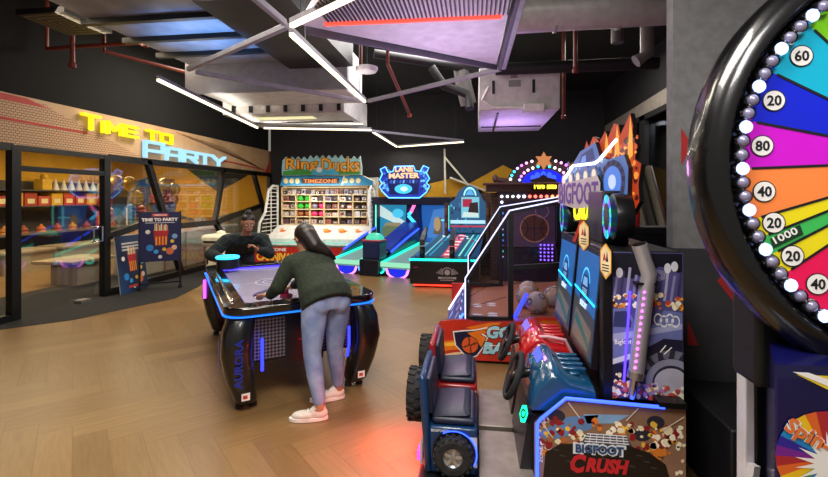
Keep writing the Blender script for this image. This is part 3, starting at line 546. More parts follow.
mb.poly([(.755, .9), (.765, .985), (.825, .99), (.852, .93), (.85, .9)], FB, M('#39406e', .3), h + .0023); mb.poly([(.75, .86), (1.115, .93), (1.115, .90), (.75, .82)], FB, TR2, h + .0023)
mb.text('Bigfoot', FB, M('#f2f2fa', .4), .765, .795, .09, .035, h + .003, .02, rot=4); mb.poly([(.75, .69), (.86, .73), (.86, .76), (.75, .72)], FB, M('#d8dbea', .4), h + .0025)
for k in range(4): mb.ring(FB, (.99 + .03 * k, .95 - .01 * (k % 2)), .016, .022, M('#e9e9f2', .3), h + .0026, sy=1.5)
mb.poly([(.9, .69), (.93, .79), (1.02, .845), (1.115, .84), (1.115, .69)], FB, M('#232038', .4), h + .0027)
TC = (1.06, .60); mb.ring(FB, TC, .0, .185, M('#2c2b3c', .5), h + .003, 40, -40, 220); mb.ring(FB, TC, .10, .135, M('#8e8ea6', .4), h + .0035, 40, -40, 220); mb.ell(FB, TC, .09, .085, M('#b7b6c6', .4), h + .0034)
for k in range(9): a = 10 + 22 * k; mb.poly([(TC[0] + r * math.cos(R(q)), TC[1] + r * math.sin(R(q))) for r, q in ((.135, a), (.183, a - 6), (.183, a + 8), (.14, a + 9))], FB, M('#6c6b80', .5), h + .0038)
mb.line(FB, [(1.0, .77), (1.03, .81)], .006, TKW, h + .0045); mb.line(FB, [(1.02, .76), (1.06, .80)], .006, TKW, h + .0045)
mb.poly([(.75, .6), (.75, .69), (.88, .71), (.92, .62), (.86, .55)], FB, M('#201c38', .4), h + .0028)
blobs(mb, FB, 70, .75, 1.115, .515, .59, [CRM, CR2, ORG, M('#d2565e', .4), M('#b08ac8', .4), M('#c8483a', .4)], .008, .026, h + .005, 6); blobs(mb, FB, 10, .755, .83, .58, .64, [CRM, CR2, M('#c8483a', .4)], .008, .022, h + .005, 8)
mb.V = [Vector((min(max(v.x, .745), 1.12), v.y, min(max(v.z, .505), 1.315))) for v in mb.V]
mb.build('truck_panel', mt_, smooth=0)
MB().box((.70, YC - .02, .42), (.755, YC + .05, 1.33), BLACK).build('corner_post', mt_, .006)
# leaning screens
def screen(y0, y1, col, lab):
    x0, x1, z0, z1 = .66, .725, .62, 1.30; f_ = Fr((x0, y1, z0), (0, -1, 0), (x1 - x0, 0, z1 - z0)); w, hh = y1 - y0, math.hypot(x1 - x0, z1 - z0)
    m = MB().prism([(0, 0), (w, 0), (w, hh), (0, hh)], f_, -.04, 0, BLACK, SATIN); s = m.build('screen_frame', mt_, .004)
    m = MB().poly([(.02, .03), (w - .02, .03), (w - .02, hh - .03), (.02, hh - .03)], f_, glow('#1668b8', .75), .002)
    m.poly([(.02, .03), (w - .02, .03), (w - .02, .28), (.02, .34)], f_, glow('#46504f', .5), .003); m.poly([(.05, .06), (w - .1, .06), (w - .05, .2), (.1, .26)], f_, glow('#7c7468', .6), .004); m.poly([(.09, .18), (w - .08, .08), (w - .05, .11), (.13, .23)], f_, glow('#1e6f66', .6), .005)
    cy = hh * .62; m.ring(f_, (w / 2, cy), .10, .112, glow('#58c8ff', 1.3), .004, a0=20, a1=340, sy=1.15); m.poly([(w / 2 - .1, cy - .07), (w / 2 + .1, cy - .07), (w / 2 + .11, cy), (w / 2 + .06, cy + .08), (w / 2 - .06, cy + .08), (w / 2 - .11, cy)], f_, glow('#0c2c66', .8), .005)
    m.poly([(w / 2 - .06, cy + .01), (w / 2 + .06, cy + .01), (w / 2 + .045, cy + .065), (w / 2 - .045, cy + .065)], f_, glow('#7fb4ea', .9), .006)
    for q in (-.08, .08): m.ell(f_, (w / 2 + q, cy - .055), .035, .04, glow('#081a3c', .5), .006)
    for q in range(4): m.line(f_, [(w / 2 - .06, cy - .05 + q * .013), (w / 2 + .06, cy - .05 + q * .013)], .005, glow('#9fd4ff', 1), .007)
    m.text('BIGFOOT', f_, glow('#e8f4ff', 1.2), w / 2 - .09, cy - .13, .18, .04, .006, .04); m.line(f_, [(.02, .39), (w - .02, .36)], .014, glow('#21d0ff', 2.5), .008)
    m.build('display', s, smooth=0, label='glowing blue screen')
screen(2.72, 3.30, 0, ''); screen(3.36, 3.94, 0, '')
# dashboards, wheels
def dash(yc, col, glowc):
    fr_ = Fr((0, yc - .25, 0), (1, 0, 0), (0, 0, 1)); prof = [(.3, .42), (.34, .58), (.42, .66), (.46, .665), (.52, .61), (.66, .57), (.68, .42)]
    m = MB(); n = len(prof); ys = [-.27, -.24, -.1, .1, .24, .27]; sc = [.78, .92, 1, 1, .92, .78]
    vs = [(.5 + (a - .5) * (.86 + .14 * q), yc + y, .42 + (b - .42) * q) for y, q in zip(ys, sc) for a, b in prof]
    fs = [(i * n + j, i * n + (j + 1) % n, (i + 1) * n + (j + 1) % n, (i + 1) * n + j) for i in range(5) for j in range(n)] + [tuple(reversed(range(n))), tuple(5 * n + j for j in range(n))]
    m.add(vs, fs, col)
    for y in (-.12, -.04, .04, .12): m.box((.5, yc + y - .012, .60), (.64, yc + y + .012, .625), col)
    m.box((.54, yc - .16, .585), (.60, yc + .16, .605), col)
    d = m.build('dashboard', mt_, .012, 50)
    f_ = Fr((.355, yc + .15, .575), (0, -1, 0), (.5, 0, .72)); MB().prism([(0, 0), (.2, 0), (.2, .09), (0, .09)], f_, -.005, .008, glow(glowc, 1.1), glow(glowc, 1.1)).build('lit_gauge', d)
    MB().tube([(.335, yc, .54), (.25, yc, .515)], .03, SATIN, 12).build('steering_column', mt_)
    ax = Vector((-.9, 0, .35)).normalized(); c = Vector((.235, yc, .512)); e2 = Vector((0, 1, 0)); e1 = ax.cross(e2); m = MB()
    m.tube([c + (e1 * math.cos(2 * math.pi * q / 28) + e2 * math.sin(2 * math.pi * q / 28)) * .135 for q in range(28)], .019, RUBBER, 10, True)
    for q in (90, 210, 330): m.bar(c, c + (e1 * math.sin(R(q)) + e2 * math.cos(R(q))) * .13, .045, .02, SATIN, tuple(ax))
    m.lathe([(.001, .02), (.045, .018), (.05, 0)], c, ax, SATIN, 20); w = m.build('steering_wheel', mt_)
    fb = Fr(c + ax * .022, (0, -1, 0), e1 if e1.z > 0 else -e1); MB().text('4x4', fb, CHROME, -.025, -.015, .05, .03, .002, .03).build('badge', w)
dash(2.86, BLUEP, '#5d6cf0'); dash(3.52, REDP, '#8a70f0')
MB().tube([(.40, 3.3, .62), (.5, 3.26, .64), (.62, 3.26, .62), (.68, 3.27, .5)], .012, M('#d8a0a8', .3), 8).build('grab_rail', mt_)
GRN = glow('#18e8a0', 2.6)
for y, c, lb in ((2.615, GRN, 'green glowing hexagon button'), (3.28, glow('#c05ac8', 1.4), 'violet hexagon button')):
    f_ = Fr((.27, y, .39), (.35, -.9, 0), (.25, 0, 1)); m = MB().prism([(.045 * math.cos(R(60 * q + 20)), .055 * math.sin(R(60 * q + 20))) for q in range(6)], f_, -.025, 0, BLACK, c); m.ring(f_, (0, 0), .018, .03, SATIN, .003, 6); m.build('start_button', mt_, label=lb)
MB().prism([(.24, .05), (.3, .4), (.345, .4), (.345, .05)], FY(0, 2.6, 0), -.55, 0, M('#16161c', .4)).build('pedal_box', mt_, .005); MB().prism([(.24, .05), (.3, .4), (.345, .4), (.345, .05)], FY(0, 3.25, 0), -.55, 0, M('#2a1216', .4)).build('pedal_box', mt_, .005)
# footplates, seats, tyres
PLATE = tex_mat('tread_plate', 'ShaderNodeTexNoise', '#8f867b', '#a39a8e', .42, scale=10, metal=.6)
for y0, y1 in ((2.45, 3.0), (3.06, 3.64)):
    m = MB().box((.02, y0, .05), (.32, y1, .085), PLATE)
    m.build('footplate', mt_, .004, label='brushed steel footplate'); MB().box((-.32, y0, 0), (.34, y1, .05), BLACK).build('platform', mt_)
TYRE = tex_mat('tyre_rubber', 'ShaderNodeTexNoise', '#121214', '#2a2a2c', .85, scale=30)
def tyre(c, r, w, ax, name='tyre', hub=True):
    m = MB(); m.lathe([(r * .55, -w / 2), (r * .86, -w / 2), (r * .97, -w * .38), (r, -w * .2), (r, w * .2), (r * .97, w * .38), (r * .86, w / 2), (r * .55, w / 2), (r * .55, -w / 2)], c, ax, TYRE, 36)
    a_ = Vector(ax).normalized(); e1 = a_.orthogonal().normalized(); e2 = a_.cross(e1)
    for q in range(18):
        for s_ in (-1, 1):
            t = 2 * math.pi * (q + (.5 if s_ > 0 else 0)) / 18; d = e1 * math.cos(t) + e2 * math.sin(t); tt = -e1 * math.sin(t) + e2 * math.cos(t); p = Vector(c) + d * r
            m.bar(p + a_ * s_ * w * .04, p + a_ * s_ * w * .45 + tt * r * .1, r * .13, r * .10, TYRE, tuple(d))
    t_ = m.build(name, mt_, 0, 35)
    if hub:
        m = MB().lathe([(r * .56, w * .3), (r * .5, w * .36), (r * .42, w * .2), (r * .2, w * .2), (r * .17, w * .34), (.001, w * .36)], c, ax, M('#a9abb0', .35, .7), 28)
        for q in range(5): t = 2 * math.pi * q / 5; d = e1 * math.cos(t) + e2 * math.sin(t); m.bar(Vector(c) + a_ * w * .28, Vector(c) + d * r * .5 + a_ * w * .3, r * .16, w * .08, M('#c6c8cc', .3, .7), tuple(a_))
        m.build('wheel_rim', t_)
SEATB, SEATR = M('#10355f', .3, coat=.5), M('#8f1418', .3, coat=.5); VINYL = M('#182036', .42, var=.2)
def seat(y0, y1, col, nm):
    m = MB().box((-.262, y0, .05), (.01, y1, .315), col); s = m.build('seat_base', mt_, .015)
    m = MB().box((-.25, y0 + .02, .315), (.0, y1 - .02, .36), VINYL); m.add([(-.245, y0 + .03, .36), (-.03, y0 + .03, .375), (-.03, y1 - .03, .375), (-.245, y1 - .03, .36), (-.215, y0 + .07, .372), (-.05, y0 + .07, .392), (-.05, y1 - .07, .392), (-.215, y1 - .07, .372)], [(0, 1, 5, 4), (1, 2, 6, 5), (2, 3, 7, 6), (3, 0, 4, 7), (4, 5, 6, 7)], VINYL); m.build('seat_cushion', mt_, .02)
    m = MB().box((-.305, y0 - .01, .05), (-.26, y1 + .01, .60), col, Matrix.Rotation(R(-4), 3, 'Y'), (-.28, y0, .3)); m.build('seat_back', mt_, .02)
    MB().box((-.272, y0 + .04, .36), (-.235, y1 - .04, .575), VINYL, Matrix.Rotation(R(-4), 3, 'Y'), (-.28, y0, .3)).build('back_pad', mt_, .012)
    return s
sb = seat(2.55, 3.0, SEATB, 'blue'); sr = seat(3.14, 3.62, SEATR, 'red')
f_ = FY(0, 2.549, 0); m = MB().poly([(-.10, .27), (-.02, .10), (.008, .10), (.008, .27)], f_, M('#c9cbd4', .4), .002); m.line(f_, [(-.07, .27), (.005, .13)], .008, SEATB, .004); m.line(f_, [(-.04, .27), (.005, .19)], .008, SEATB, .004); m.text('BIGFOOT', f_, M('#d8dbe4', .4), -.25, .288, .1, .016, .002, .03); m.ell(f_, (-.12, .17), .125, .135, BLACK, .003, 30); m.build('decal', sb, smooth=0)
f_ = FY(0, 3.139, 0); m = MB().text('CRUSH', f_, M('#d8a8a8', .4), -.245, .27, .09, .018, .002, .03); m.text('Bigfoot', f_, M('#e8d8d8', .4), -.06, .265, .065, .02, .002, .03); m.build('decal', sr, smooth=0)
tyre((-.125, 2.515, .175), .105, .07, (0, -1, 0)); tyre((-.362, 2.78, .40), .152, .10, (-1, 0, 0)); tyre((-.362, 3.38, .43), .145, .10, (-1, 0, 0))
MB().ring(FY(0, 2.546, 0), (-.12, .175), .122, .13, BLED, .006, 30, -30, 120).build('wheel_arch_light', mt_, label='blue glowing arch')
MB().box((-.32, 2.58, .08), (-.305, 2.66, .2), M('#d8d6e2', .3, .5)).build('tail_bracket', mt_); MB().box((-.334, 2.58, .1), (-.318, 2.66, .15), glow('#e03ad8', 3)).build('tail_light', mt_, label='pink tail light')
# exhaust pipe
PIPEM = M('#c4bfc6', .3, .55, var=.05)
m = MB().tube([(.845, 2.6, .52), (.862, 2.6, .64)], .022, CHROME, 14); m.tube([(.862, 2.6, .63), (.868, 2.6, .67)], .042, STEEL, 18); m.tube([(.868, 2.6, .66), (.925, 2.6, 1.15), (.935, 2.6, 1.2), (.885, 2.6, 1.36)], .040, PIPEM, 20); m.tube([(.885, 2.6, 1.36), (.883, 2.6, 1.366)], .036, BLACK, 18)
px_ = m.build('exhaust_pipe', mt_, label='chrome exhaust pipe'); l1 = None
for q in range(13):
    z = .70 + q * .034; x = .845 + (z - .66) * .116
    for dx, dy, dz, r_ in ((0, 2.56, 0, 1), (.040, 2.575, .012, .8)):
        if l1 is None: l1 = MB().sph((0, 0, 0), .0075, glow('#f060ff', 4), 8, 5).build('lamp'); l1['label'] = 'pink glowing lamp'; o = l1
        else: o = l1.copy(); COL.objects.link(o)
        o.parent = px_; o.location = Vector((x + dx, dy, z + dz)) - Vector(mt_.location); o.scale = (r_, r_, r_)
MB().box((.86, 2.57, 1.145), (.97, 2.64, 1.157), BLACK).build('pipe_bracket', mt_)
MB().tube([(.812, 2.622, .60), (.845, 2.622, 1.1)], .006, glow('#4a30ff', 4), 6).build('light_strip', mt_, label='added violet strip for the glow by the pipe')  # strip added to cast the violet glow beside the exhaust pipe
# speakers, badges, marquee
def speaker(y, x, z):
    s = MB().lathe([(.001, .0), (.10, .0), (.14, -.03), (.145, -.07), (.13, -.13), (.001, -.13)], (x, y, z), (-1, .08, 0), SATIN, 30).build('speaker', mt_)
    m = MB(); fs_ = Fr(Vector((x, y, z)), (-.08, -1, 0))
    for q in range(24):
        c = ['#1ec8e8', '#28e0a8', '#2a60f0', '#a048e0', '#28c8b0', '#2890f0'][q % 6]; m.ring(fs_, (0, 0), .085, .135, glow(c, 1.4), .004 + .0005 * (q % 2), 3, q * 15, q * 15 + 14)
    m.ell(fs_, (0, 0), .083, .083, BLACK, .006); m.build('light_ring', s, label='ring of coloured lights', smooth=0)
speaker(2.88, .795, 1.50); speaker(3.86, .71, 1.47)
MB().box((.80, 3.0, 1.32), (.96, 3.75, 1.66), BLACK).build('header_box', mt_, .01)
def badge(p, w, hgt, seed):
    f_ = Fr(p, (.4, -.92, 0)); pts = [(0, -hgt), (w, -hgt * .55), (w, hgt * .6), (0, hgt), (-w, hgt * .6), (-w, -hgt * .55)]; m = MB().prism(pts, f_, -.01, 0, BLACK, M('#efb23e', .4)); m.poly([(a * .85, b * .87) for a, b in pts], f_, M('#f4dcae', .4), .001)
    m.poly([(-w * .5, hgt * .0), (-w * .2, hgt * .5), (w * .1, hgt * .1)], f_, M('#c83a2a', .4), .002); m.poly([(w * .05, 0), (w * .3, hgt * .6), (w * .5, 0)], f_, M('#2c2c4a', .4), .002)
    for q in range(3): m.line(f_, [(-w * .6, -hgt * (.2 + .16 * q)), (w * .6, -hgt * (.2 + .16 * q))], hgt * .06, INK, .002)
    m.build('warning_badge', mt_, smooth=0)
badge((.71, 2.60, 1.265), .045, .10, 1); badge((.69, 3.02, 1.37), .05, .10, 2)
FM = Fr((.70, 3.85, 1.45), (.26, -1.05, 0))
m = MB(); flame = [(.30, .28), (.33, .5), (.40, .64), (.44, .58), (.50, .66), (.56, .64), (.60, .6), (.68, .68), (.72, .62), (.80, .72), (.86, .70), (.88, .62), (.95, .70), (1.0, .76), (1.03, .66), (1.02, .58), (1.07, .52), (1.05, .42), (1.12, .38), (1.09, .25), (1.1, .14), (1.02, .06), (.6, .1)]
m.prism(flame, FM, -.06, -.03, BLACK, glow('#c8401a', .7))
blobs(m, FM, 40, .42, 1.0, .3, .52, [glow('#f07a26', .8), glow('#ffb64a', .9), glow('#a8240f', .6), glow('#6a1a10', .4)], .02, .05, -.029, 3); f0 = flame[:-2]
blobs(m, FM, 60, .86, 1.08, .14, .62, [glow('#8a2010', .5), glow('#ff9a3a', .9), glow('#e0521c', .8), glow('#5a1a10', .4)], .015, .04, -.0285, 13)
for a, b, c in ((.36, .4, .56), (.52, .45, .62), (.70, .45, .66), (.84, .45, .7), (1.0, .4, .74)): m.poly([(a - .03, b), (a + .035, b + .05), (a + .03, b + (c - b) * .6), (a + .005, c), (a - .015, b + (c - b) * .5)], FM, glow('#ffae3c', .9), -.0265)
tr = [(.06, .30), (.16, .34), (.24, .46), (.36, .55), (.6, .60), (.66, .48), (.78, .44), (.98, .46), (1.03, .36), (1.02, .18), (.92, .06), (.7, .02), (.5, .1)]
m.prism(tr, FM, -.03, 0, BLACK, glow('#5b80c4', .65)); blobs(m, FM, 50, .1, .72, .3, .46, [glow('#86a8e4', .7), glow('#2f4c88', .5), glow('#b8d0f4', .8)], .012, .03, .001, 17); m.poly([(.33, .43), (.38, .52), (.56, .56), (.6, .46)], FM, glow('#24407a', .8), .002); m.poly([(.36, .44), (.40, .5), (.46, .51), (.46, .45)], FM, glow('#6f9ae0', .9), .003)
m.ell(FM, (.84, .27), .16, .16, glow('#3a4a74', .5), .003, 28); m.ell(FM, (.84, .27), .115, .115, glow('#4f8cf0', .8), .004, 28); m.ell(FM, (.84, .27), .05, .05, glow('#c8dcff', .9), .005, 20)
for q in range(14): a = q * 25.7; m.poly([(.84 + r * math.cos(R(t)), .27 + r * math.sin(R(t))) for r, t in ((.125, a), (.162, a), (.162, a + 12), (.125, a + 14))], FM, glow('#1c2444', .4), .0045)
m.ell(FM, (.62, .1), .1, .09, glow('#8fd8ff', .8), .006); m.ell(FM, (.9, .1), .05, .05, glow('#ff9ae8', .8), .006)
def shrink(v):
    d = v - FM.o; a, b_, c = d.dot(FM.u), d.dot(FM.v), d.dot(FM.n); return FM.p(a * .93, b_ if b_ < .3 else .3 + (b_ - .3) * .85, c)
m.V = [shrink(v) for v in m.V]
mq = m.build('marquee', mt_, smooth=0, label='flaming truck marquee')
MB().tube([FM.p(.11, .32, .02), FM.p(.26, .41, .02), FM.p(.58, .405, .02), FM.p(.64, .42, .02), FM.p(.86, .535, .02)], .010, glow('#f4f8ff', 3), 8).build('light_bar', mq, label='white glowing bar')
m = MB()
for q in range(5): x = .08 + q * .12; m.ell(FM, (x, .30 + .006 * q), .045, .055, M('#8f8f98', .3, .4), .012); m.ell(FM, (x, .305 + .006 * q), .03, .038, glow('#f0e8d0', .9), .014)
m.prism([(-.01, .12), (-.01, .27), (.62, .32), (.66, .27), (.66, .11), (.3, .08)], FM, .0, .02, BLACK, M('#c4bcc0', .3)); m.text('BIGFOOT', FM, glow('#5a3f86', .8), .015, .115, .62, .165, .024, .015, depth=.01)
m.build('name_plate', mt_, smooth=0)
fcr = Fr((.755, 3.62, 1.45), (.2, -1, 0)); m = MB().poly([(-.02, -.02), (.46, -.02), (.46, .17), (-.02, .17)], fcr, SATIN, -.004); m.text('CRUSH', fcr, glow('#f2f01e', 1.6), .0, -.01, .42, .16, .004, .03, .3, .008, rot=4); m.build('glowing_word', mt_, smooth=0)
MB().bar((.70, 3.34, 1.3), (.745, 3.30, 1.46), .02, .02, RED).build('red_strut', mt_)

# ================================================================== BASKETBALL GAME (behind the truck ride)
gb = thing('basketball_game', 'red sided basketball game with a tall white edged net cage', 'arcade game', (.4, 5.3, 0))
WLED = glow('#cfd0ff', 2.0); YA, YB = 4.42, 6.3
FG = FY(0, YA, 0); m = MB().prism([(-.37, .03), (-.37, .36), (-.34, .40), (-.12, .425), (.02, .40), (.4, .42), (.62, .47), (.95, .47), (.95, .03)], FG, -.05, 0, M('#7d1712', .4), M('#c3301f', .35))
OR_, RD2 = M('#ef7a1c', .35), M('#d8281c', .35)
m.poly([(-.365, .10), (-.365, .2), (-.2, .22), (.0, .31), (.16, .34), (.02, .25), (-.1, .14)], FG, OR_, .001); m.poly([(-.365, .15), (-.365, .18), (-.2, .2), (-.05, .25), (-.15, .17)], FG, M('#ffc23c', .35), .0015); m.poly([(-.365, .06), (-.2, .1), (-.02, .12), (-.2, .07)], FG, M('#f4d3a0', .35), .0015)
m.poly([(-.1, .345), (.12, .40), (.25, .41), (.18, .35), (.06, .31)], FG, OR_, .001); m.poly([(.45, .31), (.62, .44), (.95, .45), (.95, .3)], FG, M('#c4611c', .35), .001)
for q in range(6): m.poly([(.52 + .07 * q, .38), (.55 + .07 * q, .41), (.58 + .07 * q, .38), (.55 + .07 * q, .35)], FG, M('#8e3a14', .4), .0015)
sq = lambda P: [(-.055 + (a + .03) * .84, .19 + (b - .19) * .95) for a, b in P]
sh = [(-.215, .30), (-.1, .315), (.03, .325), (.16, .355), (.10, .29), (.165, .26), (.12, .17), (.05, .08), (-.03, .045), (-.1, .09), (-.19, .17)]
m.poly(sq([(-.03 + (a + .03) * 1.08, .19 + (b - .19) * 1.1) for a, b in sh]), FG, TKW, .002); m.poly(sq(sh), FG, M('#181a3c', .35), .003); m.poly(sq([(-.06, .30), (.03, .32), (.155, .352), (.09, .285), (.155, .26), (.1, .16), (.02, .25)]), FG, OR_, .004)
bc = (-.055, .18); rb_ = .078; m.ell(FG, bc, rb_ * 1.08, rb_ * 1.08, INK, .005, 30); m.ell(FG, bc, rb_, rb_, M('#dd5a26', .4), .006, 30)
m.line(FG, [(bc[0] - .074, bc[1] - .022), (bc[0] + .076, bc[1] + .02)], .006, INK, .007); m.line(FG, [(bc[0] - .018, bc[1] + .076), (bc[0] + .018, bc[1] - .076)], .006, INK, .007); m.ring(FG, (bc[0] - .078, bc[1] + .046), .073, .079, INK, .0072, 16, -75, 30); m.ring(FG, (bc[0] + .078, bc[1] - .046), .073, .079, INK, .0072, 16, 105, 210)
SKY = M('#a9dbe8', .35)
for t_, x, z, w, hh in (('GO', .105, .25, .25, .125), ('BALL', .065, .10, .37, .115)):
    m.text(t_, FG, INK, x - .008, z - .008, w + .016, hh + .016, .003, .09, .2); m.text(t_, FG, SKY, x, z, w, hh, .004, .05, .2); m.text(t_, FG, M('#f2efe8', .35), x + .006, z + hh * .4, w * .98, hh * .6, .0045, .0, .2) if t_ == 'xx' else None
    m.line(FG, [(x + .01, z + hh * .72), (x + w, z + hh * .74)], .006, TKW, .005)
m.build('side_panel', gb, smooth=0)
m = MB().box((-.33, YB - .03, .03), (1.2, YB + .02, .42), M('#b3241a', .4)); m.build('side_panel', gb)
MB().box((-.12, YA + .05, .02), (1.3, YB - .03, .33), M('#4a2f28', .6)).build('base', gb)
LANE = M('#a06a44', .35); m = MB().add([(-.1, YA + .05, .36), (-.1, YB - .03, .36), (1.25, YB - .03, .50), (1.25, YA + .05, .50)], [(0, 1, 2, 3)], LANE); m.build('ball_ramp', gb)
f_ = Fr((-.2, 0, .425), (0, 1, 0), (.3, 0, .3))
m = MB()
for q in range(6):
    a = Vector((.02 + (q % 2) * .16 + (.0 if q < 4 else .26), 4.72 + (q // 2) * .45, .375 + .016 * (q % 2)));
    m.sph(a, (.06, .035, .008), M('#c9c5c2', .5), 10, 5); m.sph(a + Vector((.0, .09, 0)), (.06, .035, .008), M('#c9c5c2', .5), 10, 5)
m.build('lane_marking', gb)
pan = [(-.34, .10), (-.13, .40)]; f_ = Fr((-.36, YB - .05, .06), (0, -1, 0), (.24, 0, .40)); L_ = YB - YA - .1
m = MB().prism([(0, 0), (L_, 0), (L_, .47), (0, .47)], f_, -.05, 0, BLACK, glow('#1b3ea8', .55))
for q in range(5):
    x = .2 + q * .36; m.ell(f_, (x, .3), .1, .08, glow('#0d1440', .4), .002); m.ell(f_, (x, .3), .06, .05, glow('#a9b4e8', .7), .003); m.ell(f_, (x + .1, .12), .07, .05, glow('#c8cdf4', .7), .003); m.line(f_, [(x - .1, .38), (x + .1, .4)], .02, glow('#dfe4ff', .9), .003)
m.build('front_panel', gb, smooth=0)
MB().tube([(-.37, YB - .05, .06), (-.12, YB - .05, .47)], .012, glow('#dfe2ff', 3), 6).build('light_strip', gb)
MB().tube([(-.37, YA + .05, .06), (-.12, YA + .05, .47)], .012, glow('#3d6cff', 4), 6).build('light_strip', gb)
def cage(y, x_end, z_end):
    P = [(-.09, y, .40), (-.09, y, .80), (.34, y, 1.47), (x_end, y, z_end)]
    m = MB()
    for a, b in zip(P, P[1:]): m.bar(a, b, .035, .05, BLACK, (0, 1, 0))
    m.bar((.34, y, .40), (.34, y, 1.46), .05, .07, BLACK, (0, 1, 0)); m.bar((.34, y, .93), (x_end, y, .98), .04, .05, BLACK, (0, 1, 0)); m.bar((-.07, y, .42), (.34, y, .42), .04, .04, BLACK, (0, 1, 0)); m.bar((x_end, y, .4), (x_end, y, z_end), .05, .05, BLACK, (0, 1, 0))
    c = m.build('cage_frame', gb)
    m = MB().tube([Vector(p) + Vector((-.012, -.028, .018)) for p in P], .007, WLED, 6); m.build('light_strip', c, label='white glowing edge')
    MB().poly([(P[0][0], .42), (P[1][0], P[1][2]), (.34, 1.45), (x_end, z_end), (x_end, .42)], FY(0, y, 0), glass('#d8d4ea', .12, 'net_panel')).build('side_pane', gb)
    m = MB(); 
    for q in range(1, 4): m.line(FY(0, y, 0), [(-.08, .42 + q * .1), (.3, .42 + q * .22)], .004, BLACK, .004)
    m.build('netting', gb)
cage(4.5, .95, 1.60); cage(6.25, 1.1, 1.60)
m = MB().box((1.15, 4.6, .5), (1.2, 6.2, 1.7), M('#3a2b3c', .5)); FBB = FX(1.148, 0, 0)
m.build('backboard', gb)
FC_ = FY(0, 6.2, 0); m = MB().prism([(.42, .95), (.42, 1.45), (1.05, 1.5), (1.05, .95)], FC_, -.01, 0, M('#54405a', .4)); m.ell(FC_, (.78, 1.2), .19, .19, M('#5a3226', .4), .002, 30); m.ring(FC_, (.78, 1.2), .175, .19, M('#b98a6a', .4), .003)
m.line(FC_, [(.6, 1.2), (.96, 1.2)], .012, INK, .003); m.line(FC_, [(.78, 1.38), (.78, 1.02)], .012, INK, .003); m.ring(FC_, (.56, 1.2), .13, .142, INK, .003, 16, -60, 60); m.ring(FC_, (1.0, 1.2), .13, .142, INK, .003, 16, 120, 240)
m.ring(FC_, (.88, 1.43), .08, .09, M('#9a86b0', .4), .003); m.build('printed_panel', gb, smooth=0)
m = MB()
for a in range(4):
    for b in range(5): m.sph((.86 + a * .05, 6.18, .78 + b * .05), .012, glow('#8a5cff', 4), 8, 5)
m.build('lamp_grid', gb)
MB().tube([(.38, 4.6, .4), (.52, 4.75, .62)], .02, glow('#2c3cff', 4), 8).build('light_strip', gb, label='blue glowing strip')
def ball(x, y, z, r, cs, label, k):
    m = MB().sph((x, y, z), r, M(cs[0], .6), 20, 12); rg = random.Random(k)
    for q in range(14):
        d = Vector((rg.uniform(-1, 1), rg.uniform(-1, .2), rg.uniform(-.6, 1))).normalized(); e1 = d.orthogonal().normalized(); e2 = d.cross(e1); p = Vector((x, y, z)) + d * r * .97
        m.add([p + (e1 * math.cos(R(60 * i)) + e2 * math.sin(R(60 * i))) * r * .33 + d * r * .04 * 0 for i in range(6)], [tuple(range(6))], M(cs[1 + q % 2], .6))
    tag(m.build('basketball', off=(x, y, z)), label, 'ball', 'balls waiting on the game ramp')
C3 = ('#b0a498', '#d8a04e', '#5a5470')
ball(.62, 4.72, .54, .115, C3, 'patterned ball nearest the front on the basketball ramp', 1); ball(.55, 5.0, .54, .115, C3, 'patterned ball on the basketball ramp behind the nearest ball, left', 2); ball(.83, 4.95, .56, .115, C3, 'patterned ball on the basketball ramp beside the dark post, right', 3); ball(.6, 5.3, .54, .115, C3, 'patterned ball farthest back on the basketball ramp', 4)

# ================================================================== COIN PUSHER with black front
pu = thing('target_arcade_game', 'black fronted arcade table with teal light edge and round emblem', 'arcade game', (-.55, 8.6, 0))
TEAL = glow('#18e0b8', 3.2)
m = MB().box((-1.17, 8.0, .06), (.06, 9.2, .47), M('#121013', .35)); f_ = FY(0, 8.0, 0); EMB = M('#a9a5a8', .4)
m.ring(f_, (-.5, .27), .085, .1, EMB, .003, 30, 10, 170); m.ell(f_, (-.5, .28), .05, .05, EMB, .003, 16)
for q in range(6):
    for s_ in (-1, 1): m.line(f_, [(-.5 + s_ * .07, .24 + q * .015), (-.5 + s_ * (.2 - q * .018), .27 + q * .016)], .009, EMB, .003)
m.line(f_, [(-.66, .18), (-.34, .18)], .035, EMB, .003); m.line(f_, [(-.6, .18), (-.4, .18)], .012, INK, .004); m.line(f_, [(-.62, .14), (-.38, .14)], .012, EMB, .003)
m.line(f_, [(-1.1, .36), (-1.02, .36)], .02, M('#8a2a4a', .4), .003)
m.build('front_cabinet', pu, .01)
MB().bar((-1.18, 7.99, .50), (.07, 7.99, .50), .03, .035, TEAL).build('light_strip', pu, label='teal glowing edge')
MB().bar((-1.1, 7.98, .05), (.0, 7.98, .05), .02, .02, glow('#ff2a1a', 5)).build('underglow_strip', pu, label='red glow under the cabinet')
m = MB().box((-1.17, 8.0, .515), (.06, 8.25, .53), M('#0f2a30', .2)); m.build('counter', pu, .005)
fp = Fr((-1.15, 8.25, .53), (1, 0, 0), (.22, .85, .35)); m = MB().prism([(0, 0), (1.2, 0), (1.1, .95), (.22, .95)], fp, -.02, 0, BLACK, glow('#14608c', .55))
m.poly([(.52, .0), (.72, .0), (.76, .92), (.6, .92)], fp, glow('#d84a6a', .9), .002)
for q in range(7): m.poly([(.55 + .012 * q, .05 + q * .13), (.69 + .012 * q, .05 + q * .13), (.69 + .012 * q, .1 + q * .13), (.56 + .012 * q, .1 + q * .13)], fp, glow('#ffe2e2', 1), .003)
